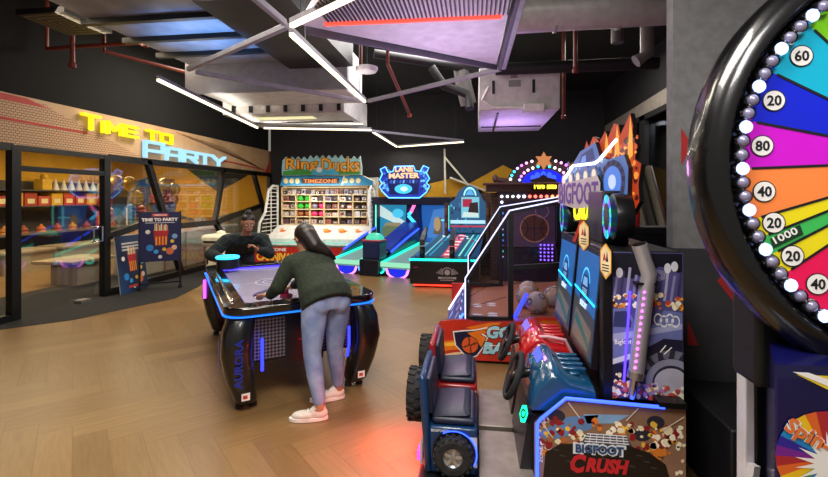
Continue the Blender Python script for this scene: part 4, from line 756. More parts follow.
for x0, x1, c in ((.2, .36, '#7ad0e0'), (.3, .45, '#2aa0c8'), (.84, .9, '#8af0e0'), (.95, 1.0, '#30c8d8'), (.06, .2, '#2468b8')): m.line(fp, [(x0, .02), (x1, .9)], .035, glow(c, .9), .002)
blobs(m, fp, 26, .3, 1.05, .55, .9, [glow('#66d8ff', .9), glow('#1a3c8a', .6), glow('#8a2a5c', .7), glow('#d8f4ff', 1)], .02, .05, .004, 21)
m.build('playfield', pu, smooth=0)
fq = FY(0, 9.1, 0); arch = [(-.98, .9), (-.98, 1.5), (-.82, 1.58), (-.72, 1.72), (-.55, 1.82), (-.35, 1.86), (-.16, 1.8), (-.05, 1.68), (.02, 1.58), (.12, 1.5), (.12, .9)]
m = MB().prism(arch, fq, -.15, 0, BLACK, glow('#2a6c9c', .6))
m.poly([(-.62, 1.2), (-.62, 1.62), (-.08, 1.62), (-.08, 1.2)], fq, glow('#7fd0e4', .9), .002); m.poly([(-.58, 1.42), (-.58, 1.58), (-.3, 1.58), (-.3, 1.42)], fq, glow('#b82a48', .8), .003); m.poly([(-.42, 1.3), (-.36, 1.5), (-.12, 1.52), (-.1, 1.3)], fq, glow('#3a2c28', .4), .004); m.poly([(-.6, 1.22), (-.55, 1.32), (-.12, 1.3), (-.1, 1.22)], fq, glow('#d8f0ea', .9), .005)
m.ring(fq, (-.36, 1.62), .16, .2, glow('#9af0ff', 1.4), .004, 24, 10, 170); m.poly([(-.5, 1.66), (-.36, 1.8), (-.22, 1.66)], fq, glow('#58b0e8', 1), .005)
m.line(fq, [(-.95, 1.12), (.1, 1.12)], .07, glow('#b8ecff', 1), .003); m.line(fq, [(-.95, 1.03), (.1, 1.03)], .03, glow('#c8324a', 1), .003)
blobs(m, fq, 40, -.95, .08, .92, 1.5, [glow('#3c90c8', .7), glow('#0f2a5a', .5), glow('#6cc8f0', .8), glow('#17406c', .5)], .02, .05, .0012, 31)
m.V = [Vector((-.16 + (v.x + .43) * .66, v.y, v.z)) for v in m.V]
m.build('back_display', pu, smooth=0)
for x in (-.62, .20): MB().box((x, 9.0, .5), (x + .07, 9.2, 1.5), M('#4a3228', .6)).box((x + .01, 8.98, 1.0), (x + .06, 9.0, 1.1), M('#8a5a34', .5)).box((x + .01, 8.98, 1.25), (x + .06, 9.0, 1.4), M('#6d452c', .5)).build('side_pillar', pu, .01)
for k, x in enumerate((-.96, -.42)):
    MB().tube([(x, 8.12, .53), (x, 8.14, .72)], .05, SATIN, 12).bar((x, 8.05, .8), (x, 8.55, .92), .09, .12, M('#4a4c52', .35, .4)).tube([(x, 8.5, .92), (x, 8.8, 1.0)], .035, M('#6f5a48', .4, .5), 10).bar((x, 8.14, .7), (x, 8.02, .62), .05, .05, SATIN).build('target_gun', pu, .006)

# ================================================================== WESTERN GAME WITH BULB ARCH
wg = thing('western_arcade_game', 'brown western style game with a bulb lit arch and star on top', 'arcade game', (1.25, 9.3, 0))
WOODB = tex_mat('brown_stonework', 'ShaderNodeTexBrick', '#5b4434', '#2a1d17', .8, rot=(R(90), 0, 0), scale=4, Mortar_Size=.02)
m = MB().box((.42, 8.85, 0), (2.1, 10.2, 1.72), M('#2f2433', .6)); m.build('cabinet', wg, .01)
MB().box((.29, 8.9, 0), (.46, 9.3, 1.7), WOODB).box((.1, 9.4, 0), (.46, 9.7, 1.7), WOODB).build('stone_pillar', wg, .015)
MB().box((.2, 8.7, 1.72), (2.1, 9.1, 1.87), M('#3c2320', .6)).box((.14, 8.66, 1.85), (2.1, 9.1, 1.89), M('#5a362c', .6)).build('roof_beam', wg, .01)
m = MB().sph((.38, 8.95, 1.98), (.06, .05, .08), M('#5d4a3e', .7)); m.tube([(.42, 8.95, 1.95), (.6, 8.95, 1.92), (.75, 8.95, 1.9)], [.06, .07, .03], M('#54392c', .7), 10); m.build('roof_ornament', wg)
fa = FY(1.27, 8.78, 1.87); ac_ = [(.62 * math.cos(R(a)), .40 * math.sin(R(a))) for a in range(0, 181, 10)]
m = MB().prism([(.68 * math.cos(R(a)), .46 * math.sin(R(a))) for a in range(0, 181, 9)], fa, -.1, -.02, M('#3d2a20', .6)); m.build('arch_board', wg)
m = MB().prism([(.40 * math.cos(R(a)), .28 * math.sin(R(a)) + 0) for a in range(0, 181, 9)], fa, -.02, 0, BLACK, glow('#1220d0', 1.5))
for q in range(5): m.ell(fa, (.22 * math.cos(R(30 + 30 * q)), .14 * math.sin(R(30 + 30 * q)) + .04), .05, .06, glow('#3050ff', 2), .003)
m.prism([(-.22, .0), (-.24, .08), (-.08, .12), (0, .18), (.08, .12), (.24, .08), (.22, .0)], fa, 0, .02, M('#3c2518', .6)); m.build('blue_window', wg, smooth=0)
m = MB(); fs = FY(1.27, 8.70, 1.735); m.prism([(-.24, 0), (-.24, .17), (.27, .17), (.27, 0)], fs, -.05, 0, BLACK, glow('#4a3205', .6)); m.text('Two Bits', fs, glow('#ffe23a', 2.6), -.21, .035, .44, .11, .01, .05); m.build('name_sign', wg, smooth=0)
pts = [];
for k in range(12): r = .17 if k % 2 == 0 else .095; a = R(90 + 30 * k); pts.append((r * math.cos(a), r * math.sin(a)))
MB().prism(pts, FY(1.27, 8.70, 2.30), -.04, 0, glow('#d88a52', .9)).build('star', wg)
pal = ['#ffffff', '#35d0e8', '#35d0e8', '#b8a8ff', '#e070ff', '#ff9af0', '#ffd8f0']; blb = {}
def bulb(x, z, c, y=8.72, r=.026):
    if c not in blb: o = MB().sph((0, 0, 0), r, glow(c, 3.4), 10, 6).build('bulb'); o.parent = wg; blb[c] = o
    else: o = blb[c].copy(); COL.objects.link(o)
    o.location = Vector((x, y, z)) - Vector(wg.location)
for k in range(17):
    a = R(8 + 164 * k / 16); 
    if abs(k - 8) > 1: bulb(1.27 + .62 * math.cos(a), 1.90 + .42 * math.sin(a), pal[min(k, 16 - k) % 7])
for k in range(13):
    a = R(10 + 160 * k / 12)
    if k != 6: bulb(1.27 + .45 * math.cos(a), 1.89 + .31 * math.sin(a), pal[(min(k, 12 - k) + 3) % 7])
for k in range(14): bulb(.5 + k * .105, 1.63, ['#ffffff', '#f0f4ff', '#ff6a5a', '#ff8a5a'][0 if k < 3 else 1 if k < 5 else 2 if k < 9 else 3], 8.82, .032)
for k in range(11): bulb(.5, 1.52 - k * .105, ['#ffffff', '#58d8f0', '#48a0ff', '#e070ff', '#58e890'][k % 5], 8.82, .03)

# ================================================================== TWO LANE BOWLING MACHINE
bl = thing('bowling_arcade_game', 'two lane bowling machine with blue marquee and teal lit lanes', 'arcade game', (-2.14, 9.12, 0), rz=-16)
DB, DB2 = M('#141d4a', .3, coat=.4), M('#0c1024', .35)
MB().box((-1.05, .0, .0), (1.05, .3, .27), DB2).build('front_base', bl, .02)
for sx in (-1, 1):
    m = MB(); c = sx * .6; m.add([(c - .36, -.04, .27), (c + .36, -.04, .27), (c + .30, 1.95, .52), (c - .30, 1.95, .52), (c - .36, -.04, .17), (c + .36, -.04, .17), (c + .30, 1.95, .4), (c - .30, 1.95, .4)], [(0, 1, 2, 3), (4, 5, 1, 0), (5, 6, 2, 1), (7, 4, 0, 3), (6, 7, 3, 2)], glow('#8fb8a8', .55)); ln = m.build('lane', bl)
    m = MB()
    for q in (-1, 1): m.bar((c + q * .33, -.02, .285), (c + q * .27, 1.95, .535), .07, .03, glow('#20e8c0', 1.6))
    m.bar((c - .36, -.045, .25), (c + .36, -.045, .25), .03, .09, glow('#9be8c0', 1.0)); m.build('lane_light', ln, label='teal glowing lane edges')
    m = MB(); 
    for q in (-1, 1): m.add([(c + q * .37, .1, .25), (c + q * .37, 2.0, .5), (c + q * .37, 2.0, .82), (c + q * .37, 1.2, .62), (c + q * .37, .5, .42), (c + q * .41, .1, .25), (c + q * .41, 2.0, .5), (c + q * .41, 2.0, .82), (c + q * .41, 1.2, .62), (c + q * .41, .5, .42)], [(0, 1, 2, 3, 4), (9, 8, 7, 6, 5), (0, 5, 6, 1), (1, 6, 7, 2), (2, 7, 8, 3), (3, 8, 9, 4), (4, 9, 5, 0)], DB)
    m.build('gutter_wall', bl); m = MB()
    for q in (-1, 1): m.tube([(c + q * .39, .5, .44), (c + q * .39, 1.2, .64), (c + q * .39, 2.0, .84)], .025, glow('#2b4cff', 2.6), 6)
    m.build('rail_light', bl, label='blue glowing side rail')
    f_ = FY(c, -.005, .12); m = MB().prism([(.2 * math.cos(R(a)), .13 * math.sin(R(a)) * (1 if a > 180 else .6)) for a in range(0, 360, 15)], f_, 0, .008, glow('#1828d8', 1.2)); m.ring(f_, (0, 0), .2, .255, glow('#f08aff', 2.2), .01, 24, 175, 365, .62); m.line(f_, [(-.235, 0), (-.255, .08)], .05, glow('#f08aff', 2.2), .01); m.line(f_, [(.235, 0), (.255, .08)], .05, glow('#f08aff', 2.2), .01); m.build('ball_mouth', bl, smooth=0)
    for q in (-1, 1):
        f_ = FY(c + q * .38, -.005, .14); m = MB().ring(f_, (0, 0), .055, .095, glow('#25e8c8' if (sx, q) != (-1, 1) else '#50a8ff', 2.2), .006, 24); m.ell(f_, (0, 0), .05, .05, glow('#0c7a6c', .6), .004); m.build('ring_light', bl, smooth=0)
    # ball sensor screens at the lane ends
    f_ = FY(c, 2.25, .5); m = MB().prism([(-.42, 0), (-.42, .92), (.42, .92), (.42, 0)], f_, -.05, 0, BLACK, glow('#2f9ac8', .7) if sx < 0 else glow('#2a6cc8', .7))
    if sx < 0:
        m.ell(f_, (-.02, .24), .33, .22, glow('#7a8a62', .6), .003); m.poly([(-.3, .34), (-.22, .46), (.2, .46), (.3, .3), (.2, .36), (-.2, .38)], f_, glow('#a89a72', .7), .004); m.poly([(-.42, .62), (-.1, .5), (.3, .34), (.38, .46), (.1, .62), (-.3, .86), (-.42, .92)], f_, glow('#cfe8e8', .9), .002); m.ell(f_, (.12, .7), .16, .12, glow('#4ac8f0', 1), .003)
    else:
        m.poly([(-.3, .1), (-.1, .8), (.2, .85), (.3, .1)], f_, glow('#4a8ad8', .8), .002); m.poly([(-.1, .2), (-.05, .6), (.12, .62), (.15, .2)], f_, glow('#7a6a58', .6), .003); m.ell(f_, (0, .45), .09, .18, glow('#c8a878', .7), .004); m.line(f_, [(.28, .3), (.28, .85)], .05, glow('#7af0ff', 1.2), .004); m.line(f_, [(.1, .55), (.4, .55)], .03, glow('#7af0ff', 1.2), .004)
    m.build('lane_screen', bl, smooth=0)
MB().box((-.22, -.12, 0), (.22, .3, .33), DB2).box((-.2, -.02, .33), (.2, .3, .70), DB).box((-.17, -.035, .37), (.17, -.02, .68), M('#1c2c58', .3)).build('ball_console', bl, .015)
MB().sph((0, .15, .74), (.2, .17, .13), glow('#4ae0b8', .9), 18, 10).build('lit_ball', bl, label='teal glowing ball')
m = MB().box((-.21, -.03, .70), (.21, .3, .73), M('#c8405a', .4)); m.build('ball_tray', bl, .006)
m = MB().add([(-.2, .4, .45), (.2, .4, .45), (.2, 2.0, .75), (-.2, 2.0, .75), (-.2, .4, .5), (.2, .4, .5), (.2, 2.0, 1.0), (-.2, 2.0, 1.0)], [(4, 5, 6, 7), (0, 1, 5, 4), (0, 4, 7, 3), (1, 2, 6, 5)], M('#2430a0', .25)); m.build('centre_ramp', bl)
for x in (-1.08, 1.0): MB().box((x, 2.0, 0), (x + .08, 2.7, 1.55), M('#101430', .4)).build('side_wall', bl, .01); MB().box((x + (.08 if x < 0 else -.03), 1.985, .5), (x + (.11 if x < 0 else 0), 2.0, 1.45), glow('#62e8d0', 1.6)).build('light_strip', bl)
f_ = FY(0, 2.05, .5); m = MB().prism([(-.2, .0), (-.14, .95), (.16, .95), (.24, .0)], f_, -.2, 0, M('#1b1850', .35)); m.build('centre_pillar', bl)
zz = [(.10, .98, '#ff6a9a'), (-.02, .74, '#ff6ab0'), (-.1, .66, '#3ac0ff'), (.1, .46, '#3ac0ff'), (.14, .36, '#f04ad8'), (-.08, .12, '#f04ad8'), (-.16, .02, '#2a3cff')]; m = MB()
for (a, b, c), (d, e, g) in zip(zz, zz[1:]): m.line(f_, [(a, b), (d, e)], .085, glow(g, 2.0), .006)
m.build('zigzag_light', bl, smooth=0)
MB().box((-1.12, 1.95, 1.42), (1.1, 2.6, 1.62), M('#15122e', .35)).build('crossbeam', bl, .02)
MB().box((-1.0, 2.3, 0), (1.0, 2.75, 1.5), DB2).build('rear_cabinet', bl)
FMQ = FY(-.14, 1.9, 1.58); mo = [(-.60, .18), (-.42, .02), (.42, .02), (.60, .16), (.68, .3), (.6, .38), (.68, .48), (.6, .62), (.66, .74), (.52, .8), (.44, .66), (.3, .68), (.26, .8), (-.26, .8), (-.3, .68), (-.44, .66), (-.52, .8), (-.66, .74), (-.6, .62), (-.68, .48), (-.6, .38), (-.68, .3)]
m = MB().prism(mo, FMQ, -.12, 0, M('#121a50', .4), glow('#1a3cc0', .9)); m.poly([(-.4, .1), (-.46, .5), (.42, .5), (.38, .1)], FMQ, glow('#0e1c6a', .7), .003); m.ell(FMQ, (-.02, .24), .24, .12, glow('#4ad0ff', 1.1), .005, 24); m.ell(FMQ, (0, .24), .1, .06, glow('#c8f4ff', 1.2), .006, 20)
for q in range(9): m.line(FMQ, [(-.38 + q * .09, .38), (-.34 + q * .085, .46)], .05, glow(['#3a68e8', '#76b0ff', '#1f3ca8'][q % 3], .9), .005)
blobs(m, FMQ, 26, -.6, -.42, .2, .7, [glow('#3a8cff', 1), glow('#1226a0', .7), glow('#7ad0ff', 1)], .03, .07, .002, 41); blobs(m, FMQ, 26, .42, .6, .2, .7, [glow('#3a8cff', 1), glow('#1226a0', .7), glow('#7ad0ff', 1)], .03, .07, .002, 42)
for t_, x, z, w, hh in (('LANE', -.25, .66, .5, .14), ('MASTER', -.42, .50, .84, .14)):
    m.text(t_, FMQ, glow('#10154a', .5), x - .02, z - .02, w + .04, hh + .04, .007, .08); m.text(t_, FMQ, glow('#ffc89a', 1.3), x, z, w, hh, .010, .05)
mq = m.build('marquee', bl, smooth=0); MB().tube([FMQ.p(a, b, .012) for a, b in mo], .016, glow('#58a8ff', 3), 6, True).build('light_outline', mq, label='pale blue glowing outline')

# ================================================================== RING GAME BOOTH WITH PRIZE SHELVES
rb = thing('ring_toss_booth', 'white duck ring game booth with prize cubbies and orange lettered sign', 'arcade game', (-4.0, 11.3, 0))
X0, X1 = -5.21, -2.83; YS = 11.6
COLS = 6; cw = (X1 - X0) / COLS; ZR = [.89, 1.10, 1.30, 1.51, 1.69, 1.89]
m = MB().box((X0, YS + .3, .9), (X1, YS + .33, 1.93), M('#b08a5a', .7))
for k in range(COLS + 1): m.box((X0 + k * cw - .014, YS, .86), (X0 + k * cw + .014, YS + .3, 1.89 if k in (0, COLS) else 1.70), M('#d9bd8c', .6))
for z in ZR: m.box((X0 - .014, YS, z - .022), (X1 + .014, YS + .3, z), M('#e2cda2', .6))
m.build('prize_shelf', rb)
MB().box((X0 - .1, YS + .33, 0), (X1 + .2, YS + .45, 2.15), M('#d8d4c8', .6)).build('back_wall', rb)
m = MB().add([(X0 - .1, 10.9, .56), (X1 + .05, 10.9, .56), (X1 + .1, YS, .86), (X0 - .1, YS, .86), (X0 - .1, 10.9, .4), (X1 + .05, 10.9, .4), (X1 + .1, YS, .4), (X0 - .1, YS, .4)], [(0, 1, 2, 3), (4, 5, 1, 0), (5, 6, 2, 1), (7, 4, 0, 3)], WHITE)
fdk = Fr((0, 10.9, .56), (1, 0, 0), (0, .7, .30)); 
for q in range(6):
    x = -5.05 + q * .41; o1, o2 = M('#e8752a', .5), M('#c8382a', .5); s_ = 1.25 if q in (2, 3, 4) else .85
    m.ell(fdk, (x, .42), .085 * s_, .075 * s_, o1, .003); m.ell(fdk, (x - .05 * s_, .52), .05 * s_, .055 * s_, M('#f0a83a', .5), .004); m.poly([(x - .15 * s_, .51), (x - .09 * s_, .54), (x - .09 * s_, .49)], fdk, o2, .005); m.poly([(x + .02, .4), (x + .13 * s_, .47), (x + .06, .36)], fdk, o2, .005)
m.build('sloping_board', rb, smooth=0)
MB().box((X0 - .25, 10.4, .42), (X1 - .12, 10.9, .48), M('#7fd0c8', .4)).box((X0 - .25, 10.38, .45), (X1 - .12, 10.4, .48), WHITE).build('counter_rim', rb, .01)
fr_ = FY(0, 10.42, 0); m = MB().prism([(X0 - .22, .02), (X0 - .22, .42), (X1 - .14, .42), (X1 - .14, .02)], fr_, -.05, 0, M('#a81c16', .4), M('#c4261c', .4)); m.text('CARNIVAL', fr_, M('#ffd24a', .4), X0 - .12, .06, 1.0, .2, .006, .05); m.text('TIMEZONE', fr_, TKW, X0 - .05, .30, .7, .08, .006, .03); m.build('front_panel', rb, smooth=0)
MB().box((X0 - .2, 10.43, .02), (X1 - .14, 10.9, .42), M('#b9b4a8', .6)).build('counter_base', rb)
for sx, x in ((-1, X0 - .16), (1, X1 + .16)):
    P = [(x + sx * .1, 10.75, .48), (x + sx * .1, 10.85, .95), (x + sx * .02, 11.0, 1.22), (x, 11.15, 1.78), (x, 11.4, 1.92), (x, 11.7, 1.92)]
    m = MB().tube(P, .035, WHITE, 10).tube([(x, 11.7, .5), (x, 11.7, 1.92)], .03, WHITE, 8)
    for q in range(14):
        z = .54 + q * .1; y = 10.8 + max(0, (z - .5)) * .3; m.tube([(x + sx * .05, y, z), (x, 11.7, z)], .011, WHITE, 6)
    m.tube([(x, 11.3, .5), (x, 11.3, 1.86)], .014, WHITE, 6); m.build('side_grille', rb)
fh = FY(0, 11.35, 0); m = MB().prism([(X0 + .06, 1.92), (X0 + .14, 2.17), (-2.9, 2.17), (-2.62, 2.03), (-2.62, 1.92)], fh, -.3, 0, WHITE, M('#2a86b4', .4)); m.poly([(-4.55, 1.97), (-4.55, 2.11), (-3.52, 2.11), (-3.52, 1.97)], fh, M('#3a2a24', .5), .004); m.text('TIMEZONE', fh, glow('#f08a4a', 1.2), -4.49, 1.99, .91, .1, .006, .03)
for x in (-4.98, -4.82, -4.66, -3.35, -3.18, -3.01): m.ell(fh, (x, 2.045), .065, .07, M('#e8d8a0', .4), .004)
m.poly([(-3.47, 1.93), (-3.41, 2.16), (-3.37, 2.16), (-3.42, 1.93)], fh, TKW, .004); m.build('header', rb, smooth=0)
fz = FY(0, 11.3, 0); top = [(-5.07, 2.19), (-5.07, 2.4)]
for k in range(26): top.append((-5.05 + k * .084, 2.58 + (.1 if k % 2 else 0) + (.03 if 8 < k < 20 else 0)))
top += [(-2.91, 2.4), (-2.91, 2.19)]
m = MB().prism(top, fz, -.08, 0, WHITE, M('#9fd4dc', .4)); m.poly([(-5.04, 2.2), (-5.04, 2.3), (-4.55, 2.35), (-3.98, 2.28), (-3.41, 2.36), (-2.96, 2.3), (-2.96, 2.2)], fz, M('#3f9a3a', .5), .003)
for t_, x, w in (('Ring', -4.96, .89), ('Ducks', -3.98, 1.02)): m.text(t_, fz, M('#8a4a10', .4), x - .02, 2.25, w + .04, .40, .005, .06); m.text(t_, fz, M('#ffae26', .4), x, 2.27, w, .36, .008, .015)
m.poly([(-4.26, 2.19), (-4.23, 2.33), (-4.09, 2.36), (-3.81, 2.33), (-3.64, 2.35), (-3.47, 2.19)], fz, M('#48b8e0', .4), .011); m.ell(fz, (-4.04, 2.33), .08, .07, TKW, .012); m.build('sign_board', rb, smooth=0)
lamp('AREA', (-4.0, 10.95, 1.88), 20, (1, .95, .85), 1.8, (R(35), 0, 0), size_y=.3, name='booth_light')
PRC = ['#4a3530', '#b9b0a8', '#7a4a42', '#2c2830', '#c8a488', '#8d8aa0', '#d8d0d0', '#5c3a4a', '#a88c7a', '#36303c', '#9a5a50', '#c0bcc8']; PRN = ['brown', 'pale grey', 'rust', 'black', 'tan', 'lilac grey', 'white', 'plum', 'beige', 'dark violet', 'brick red', 'light grey']
rown = ['bottom row', 'fourth row down', 'third row down', 'second row down', 'top row']; coln = ['leftmost column', 'second column', 'third column', 'fourth column', 'fifth column', 'rightmost column']
rg = random.Random(11); SPEC = {(3, 1): ('#2fc03a', 'green'), (2, 1): ('#2fc03a', 'green'), (1, 1): ('#a8603a', 'copper'), (2, 2): ('#8d8aa0', 'grey'), (1, 2): ('#ff3a86', 'pink')}
def prize(x, z, c, nm, where, rnd, w):
    if rnd:
        m = MB().sph((x, YS + .12, z + .07), (.08, .08, .07), M(c, .6), 12, 8); m.sph((x - .04, YS + .1, z + .125), .02, M(c, .6), 8, 5); m.sph((x + .035, YS + .1, z + .125), .02, M(c, .6), 8, 5); m.sph((x - .022, YS + .052, z + .07), .01, INK, 6, 4); m.sph((x + .022, YS + .052, z + .07), .01, INK, 6, 4)
        o = m.build('plush_toy', off=(x, YS + .12, z)); lab, cat = f'round {nm} plush toy, {where} of prize shelves', 'toy'
    else:
        hgt = rg.uniform(.095, .15); m = MB().box((x - w / 2, YS + .05, z), (x + w / 2, YS + .22, z + hgt), M(c, .5)); m.box((x - w * .34, YS + .046, z + hgt * .2), (x + w * .3, YS + .05, z + hgt * .75), M(PRC[rg.randrange(12)], .5)); m.sph((x, YS + .045, z + hgt * .5), (w * .2, .008, hgt * .2), M(PRC[rg.randrange(12)], .5), 8, 5)
        o = m.build('prize_box', off=(x, YS + .13, z), bevel=.006); lab, cat = f'small {nm} prize box, {where} of prize shelves', 'box'
    tag(o, lab, cat, 'prizes on the booth shelves')
used = {}
for r in range(5):
    for c in range(COLS):
        n = 3 if r == 4 else 2
        for k in range(n):
            x = X0 + c * cw + cw * (k + .5) / n; z = ZR[r]
            sp = SPEC.get((r, c)); i = rg.randrange(12); pos = (['left', 'right'] if n == 2 else ['left', 'middle', 'right'])[k]; where = f'{pos} in {coln[c]}, {rown[r]}'
            if sp and (k == 0 or (r, c) != (2, 2)): prize(x, z, sp[0], sp[1], where, True, .1)
            elif (r, c, k) in ((2, 2, 1),): prize(x, z, '#ff3a86', 'pink', where, True, .1)
            else: prize(x, z, PRC[i], PRN[i], where, False, cw / n * .8)

# ================================================================== WHITE KIOSK behind the far player
wk = thing('change_kiosk', 'white plastic kiosk with black bars standing behind the far player', 'kiosk', (-5.15, 8.6, 0))
m = MB().box((-5.4, 8.4, .006), (-4.95, 8.8, .62), CREAM); m.build('body', wk, .05); m = MB().box((-5.48, 8.36, .62), (-4.86, 8.84, .86), CREAM); m.build('head', wk, .06)
fk = FY(0, 8.355, 0); MB().prism([(-5.4, .70), (-5.4, .74), (-5.12, .74), (-5.12, .70)], fk, 0, .006, BLACK).build('slot', wk); fk = FY(0, 8.395, 0)
MB().prism([(-5.36, .25), (-5.36, .5), (-5.32, .46), (-5.32, .29)], fk, 0, .006, BLACK).build('trim_bar', wk); MB().prism([(-5.3, .53), (-5.27, .57), (-5.1, .57), (-5.07, .53)], fk, 0, .006, M('#7a2a20', .4)).build('trim_bar', wk); MB().prism([(-5.3, .2), (-5.27, .16), (-5.1, .16), (-5.07, .2)], fk, 0, .006, M('#7a2a20', .4)).build('trim_bar', wk)
MB().ell(fk, (-5.19, .38), .045, .05, BLACK, .006).build('lens', wk, smooth=0); MB().lathe([(.1, 0), (.08, .05), (.02, .08)], (-5.17, 8.6, .86), (0, 0, 1), CREAM, 20).build('cap', wk)

# ---- things glimpsed behind the truck ride
rc = thing('arcade_cabinet', 'dark arcade cabinet with a red seat back, behind the truck ride', 'arcade game', (1.5, 4.22, 0))
MB().box((1.16, 4.1, 0), (1.9, 4.35, 1.30), BLACK).build('body', rc, .015); MB().box((1.2, 4.16, 1.34), (1.43, 4.3, 1.68), M('#b01a1e', .4)).build('seat_back', rc, .03); MB().box((1.15, 4.09, 1.29), (1.93, 4.36, 1.36), SATIN).build('top_panel', rc, .01)
for k in range(4):
    x = 2.05 + k * .14; A, B = Vector((x + .3, 6.3 + k * .05, 0)), Vector((x - .12, 6.5 + k * .05, 2.05)); t = thing('folded_frame', ['leaning frame nearest the red seat back', 'second leaning frame right of the red seat back', 'third leaning frame right of the red seat back', 'leaning frame closest to the concrete column'][k], 'frame', (x, 6.4, 0), 'frames leaning behind the ride')
    MB().bar(A, B, .05, .1, M(['#6b5f50', '#8b8272', '#4a443c', '#a09684'][k], .6)).build('upright', t); MB().bar(A + Vector((.06, .05, 0)), B + Vector((.06, .05, 0)), .02, .08, CHROME if k % 2 else BLACK).build('edge_bar', t)

# ================================================================== AIR HOCKEY TABLE
ah = thing('air_hockey_table', 'black air hockey table with a pale lit playfield and glowing blue edges', 'air hockey table', (-2.02, 4.38, 0), rz=36)
def rrect(hx, hy, r, n=6):
    P = []
    for sx, sy, a0 in ((1, 1, 0), (-1, 1, 90), (-1, -1, 180), (1, -1, 270)):
        for i in range(n + 1): a = R(a0 + 90 * i / n); P.append((sx * (hx - r) + r * math.cos(a), sy * (hy - r) + r * math.sin(a)))
    return P
def ringslab(mb, Po, Pi, z0, z1, m):
    n = len(Po); vs = [(x, y, z) for P in (Po, Pi) for z in (z0, z1) for x, y in P]; q = lambda g, i: g * n + i % n
    fs = [];
    for i in range(n): fs += [(q(0, i), q(0, i+1), q(1, i+1), q(1, i)), (q(3, i), q(3, i+1), q(2, i+1), q(2, i)), (q(1, i), q(1, i+1), q(3, i+1), q(3, i)), (q(2, i), q(2, i+1), q(0, i+1), q(0, i))]
    mb.add(vs, fs, m); return mb
GLB = M('#0b0b0e', .1, coat=1, var=.02)
ringslab(MB(), rrect(.61, 1.22, .16), rrect(.44, 1.04, .05), .735, .80, GLB).build('top_rail', ah, .012)
ringslab(MB(), rrect(.615, 1.225, .165), rrect(.59, 1.2, .15), .726, .735, glow('#1e78ff', 1.7)).build('edge_light', ah, label='blue glowing edge strip')
fpf = Fr((0, 0, .755), (1, 0, 0), (0, 1, 0)); PLAY = M('#9a94b0', .25, coat=.4, var=.05); m = MB().prism([(-.44, -1.04), (.44, -1.04), (.44, 1.04), (-.44, 1.04)], fpf, -.03, 0, PLAY); LN = M('#c9c6dc', .3)
m.ring(fpf, (0, 0), .2, .212, LN, .001); m.ring(fpf, (0, 0), .13, .14, LN, .001); m.line(fpf, [(-.44, 0), (.44, 0)], .012, LN, .001); m.ring(fpf, (0, -1.04), .24, .252, LN, .001, 24, 0, 180); m.ring(fpf, (0, 1.04), .24, .252, LN, .001, 24, 180, 360); m.ell(fpf, (0, 0), .04, .04, M('#5a4a90', .3), .0012)
m.build('playfield', ah)
for sx in (-1, 1): MB().box((sx * .437 - .004, -1.0, .757), (sx * .437 + .004, 1.0, .77), glow('#3a2cff', 3)).build('inner_light', ah, label='violet blue inner light strip')
MB().box((-.44, 1.03, .757), (.44, 1.038, .77), glow('#3a2cff', 3)).build('inner_light', ah, label='violet blue inner light strip')
MB().box((-.46, -1.08, .33), (.46, 1.08, .735), M('#121114', .4)).build('apron', ah, .02)
DPL = tex_mat('diamond_plate', 'ShaderNodeTexChecker', '#1d1c20', '#6f6b70', .35, scale=52, rot=(0, R(45), 0), metal=.5, lo=.4, hi=.6)
nt_ = DPL.node_tree; ck = [n for n in nt_.nodes if n.type == 'TEX_CHECKER'][0]; ck.inputs['Color1'].default_value = lin('#26252a'); ck.inputs['Color2'].default_value = lin('#7c7880'); nt_.links.new(ck.outputs['Color'], nt_.nodes['Principled BSDF'].inputs['Base Color'])
fn_ = FY(0, -1.085, 0)
for sx in (-1, 1): MB().prism([(sx * .27 - .12, .36), (sx * .27 - .12, .68), (sx * .27 + .12, .68), (sx * .27 + .12, .36)], fn_, -.01, .012, DPL).build('plate_panel', ah, label='patterned metal panel')
m = MB().prism([(-.15, .30), (-.15, .70), (.15, .70), (.15, .30)], fn_, -.01, .03, SATIN); m.line(fn_, [(-.05, .48), (.1, .48)], .012, M('#a51a22', .4), .032); m.build('coin_panel', ah, .008); MB().box((.02, -1.13, .36), (.10, -1.11, .46), M('#b01a20', .35)).build('coin_slot', ah, .004, label='red coin slot')
LEGM = M('#101013', .28, coat=.5)
def loft(levels, m, n=16, p=3.2):
    mb = MB(); vs = []
    for z, cx_, cy_, rx, ry in levels:
        for i in range(n):
            t = 2 * math.pi * i / n; c, s_ = math.cos(t), math.sin(t); vs.append((cx_ + rx * math.copysign(abs(c) ** (2 / p), c), cy_ + ry * math.copysign(abs(s_) ** (2 / p), s_), z))
    k = len(levels); return mb.add(vs, [(j * n + i, j * n + (i + 1) % n, (j + 1) * n + (i + 1) % n, (j + 1) * n + i) for j in range(k - 1) for i in range(n)] + [tuple(reversed(range(n))), tuple((k - 1) * n + i for i in range(n))], m)
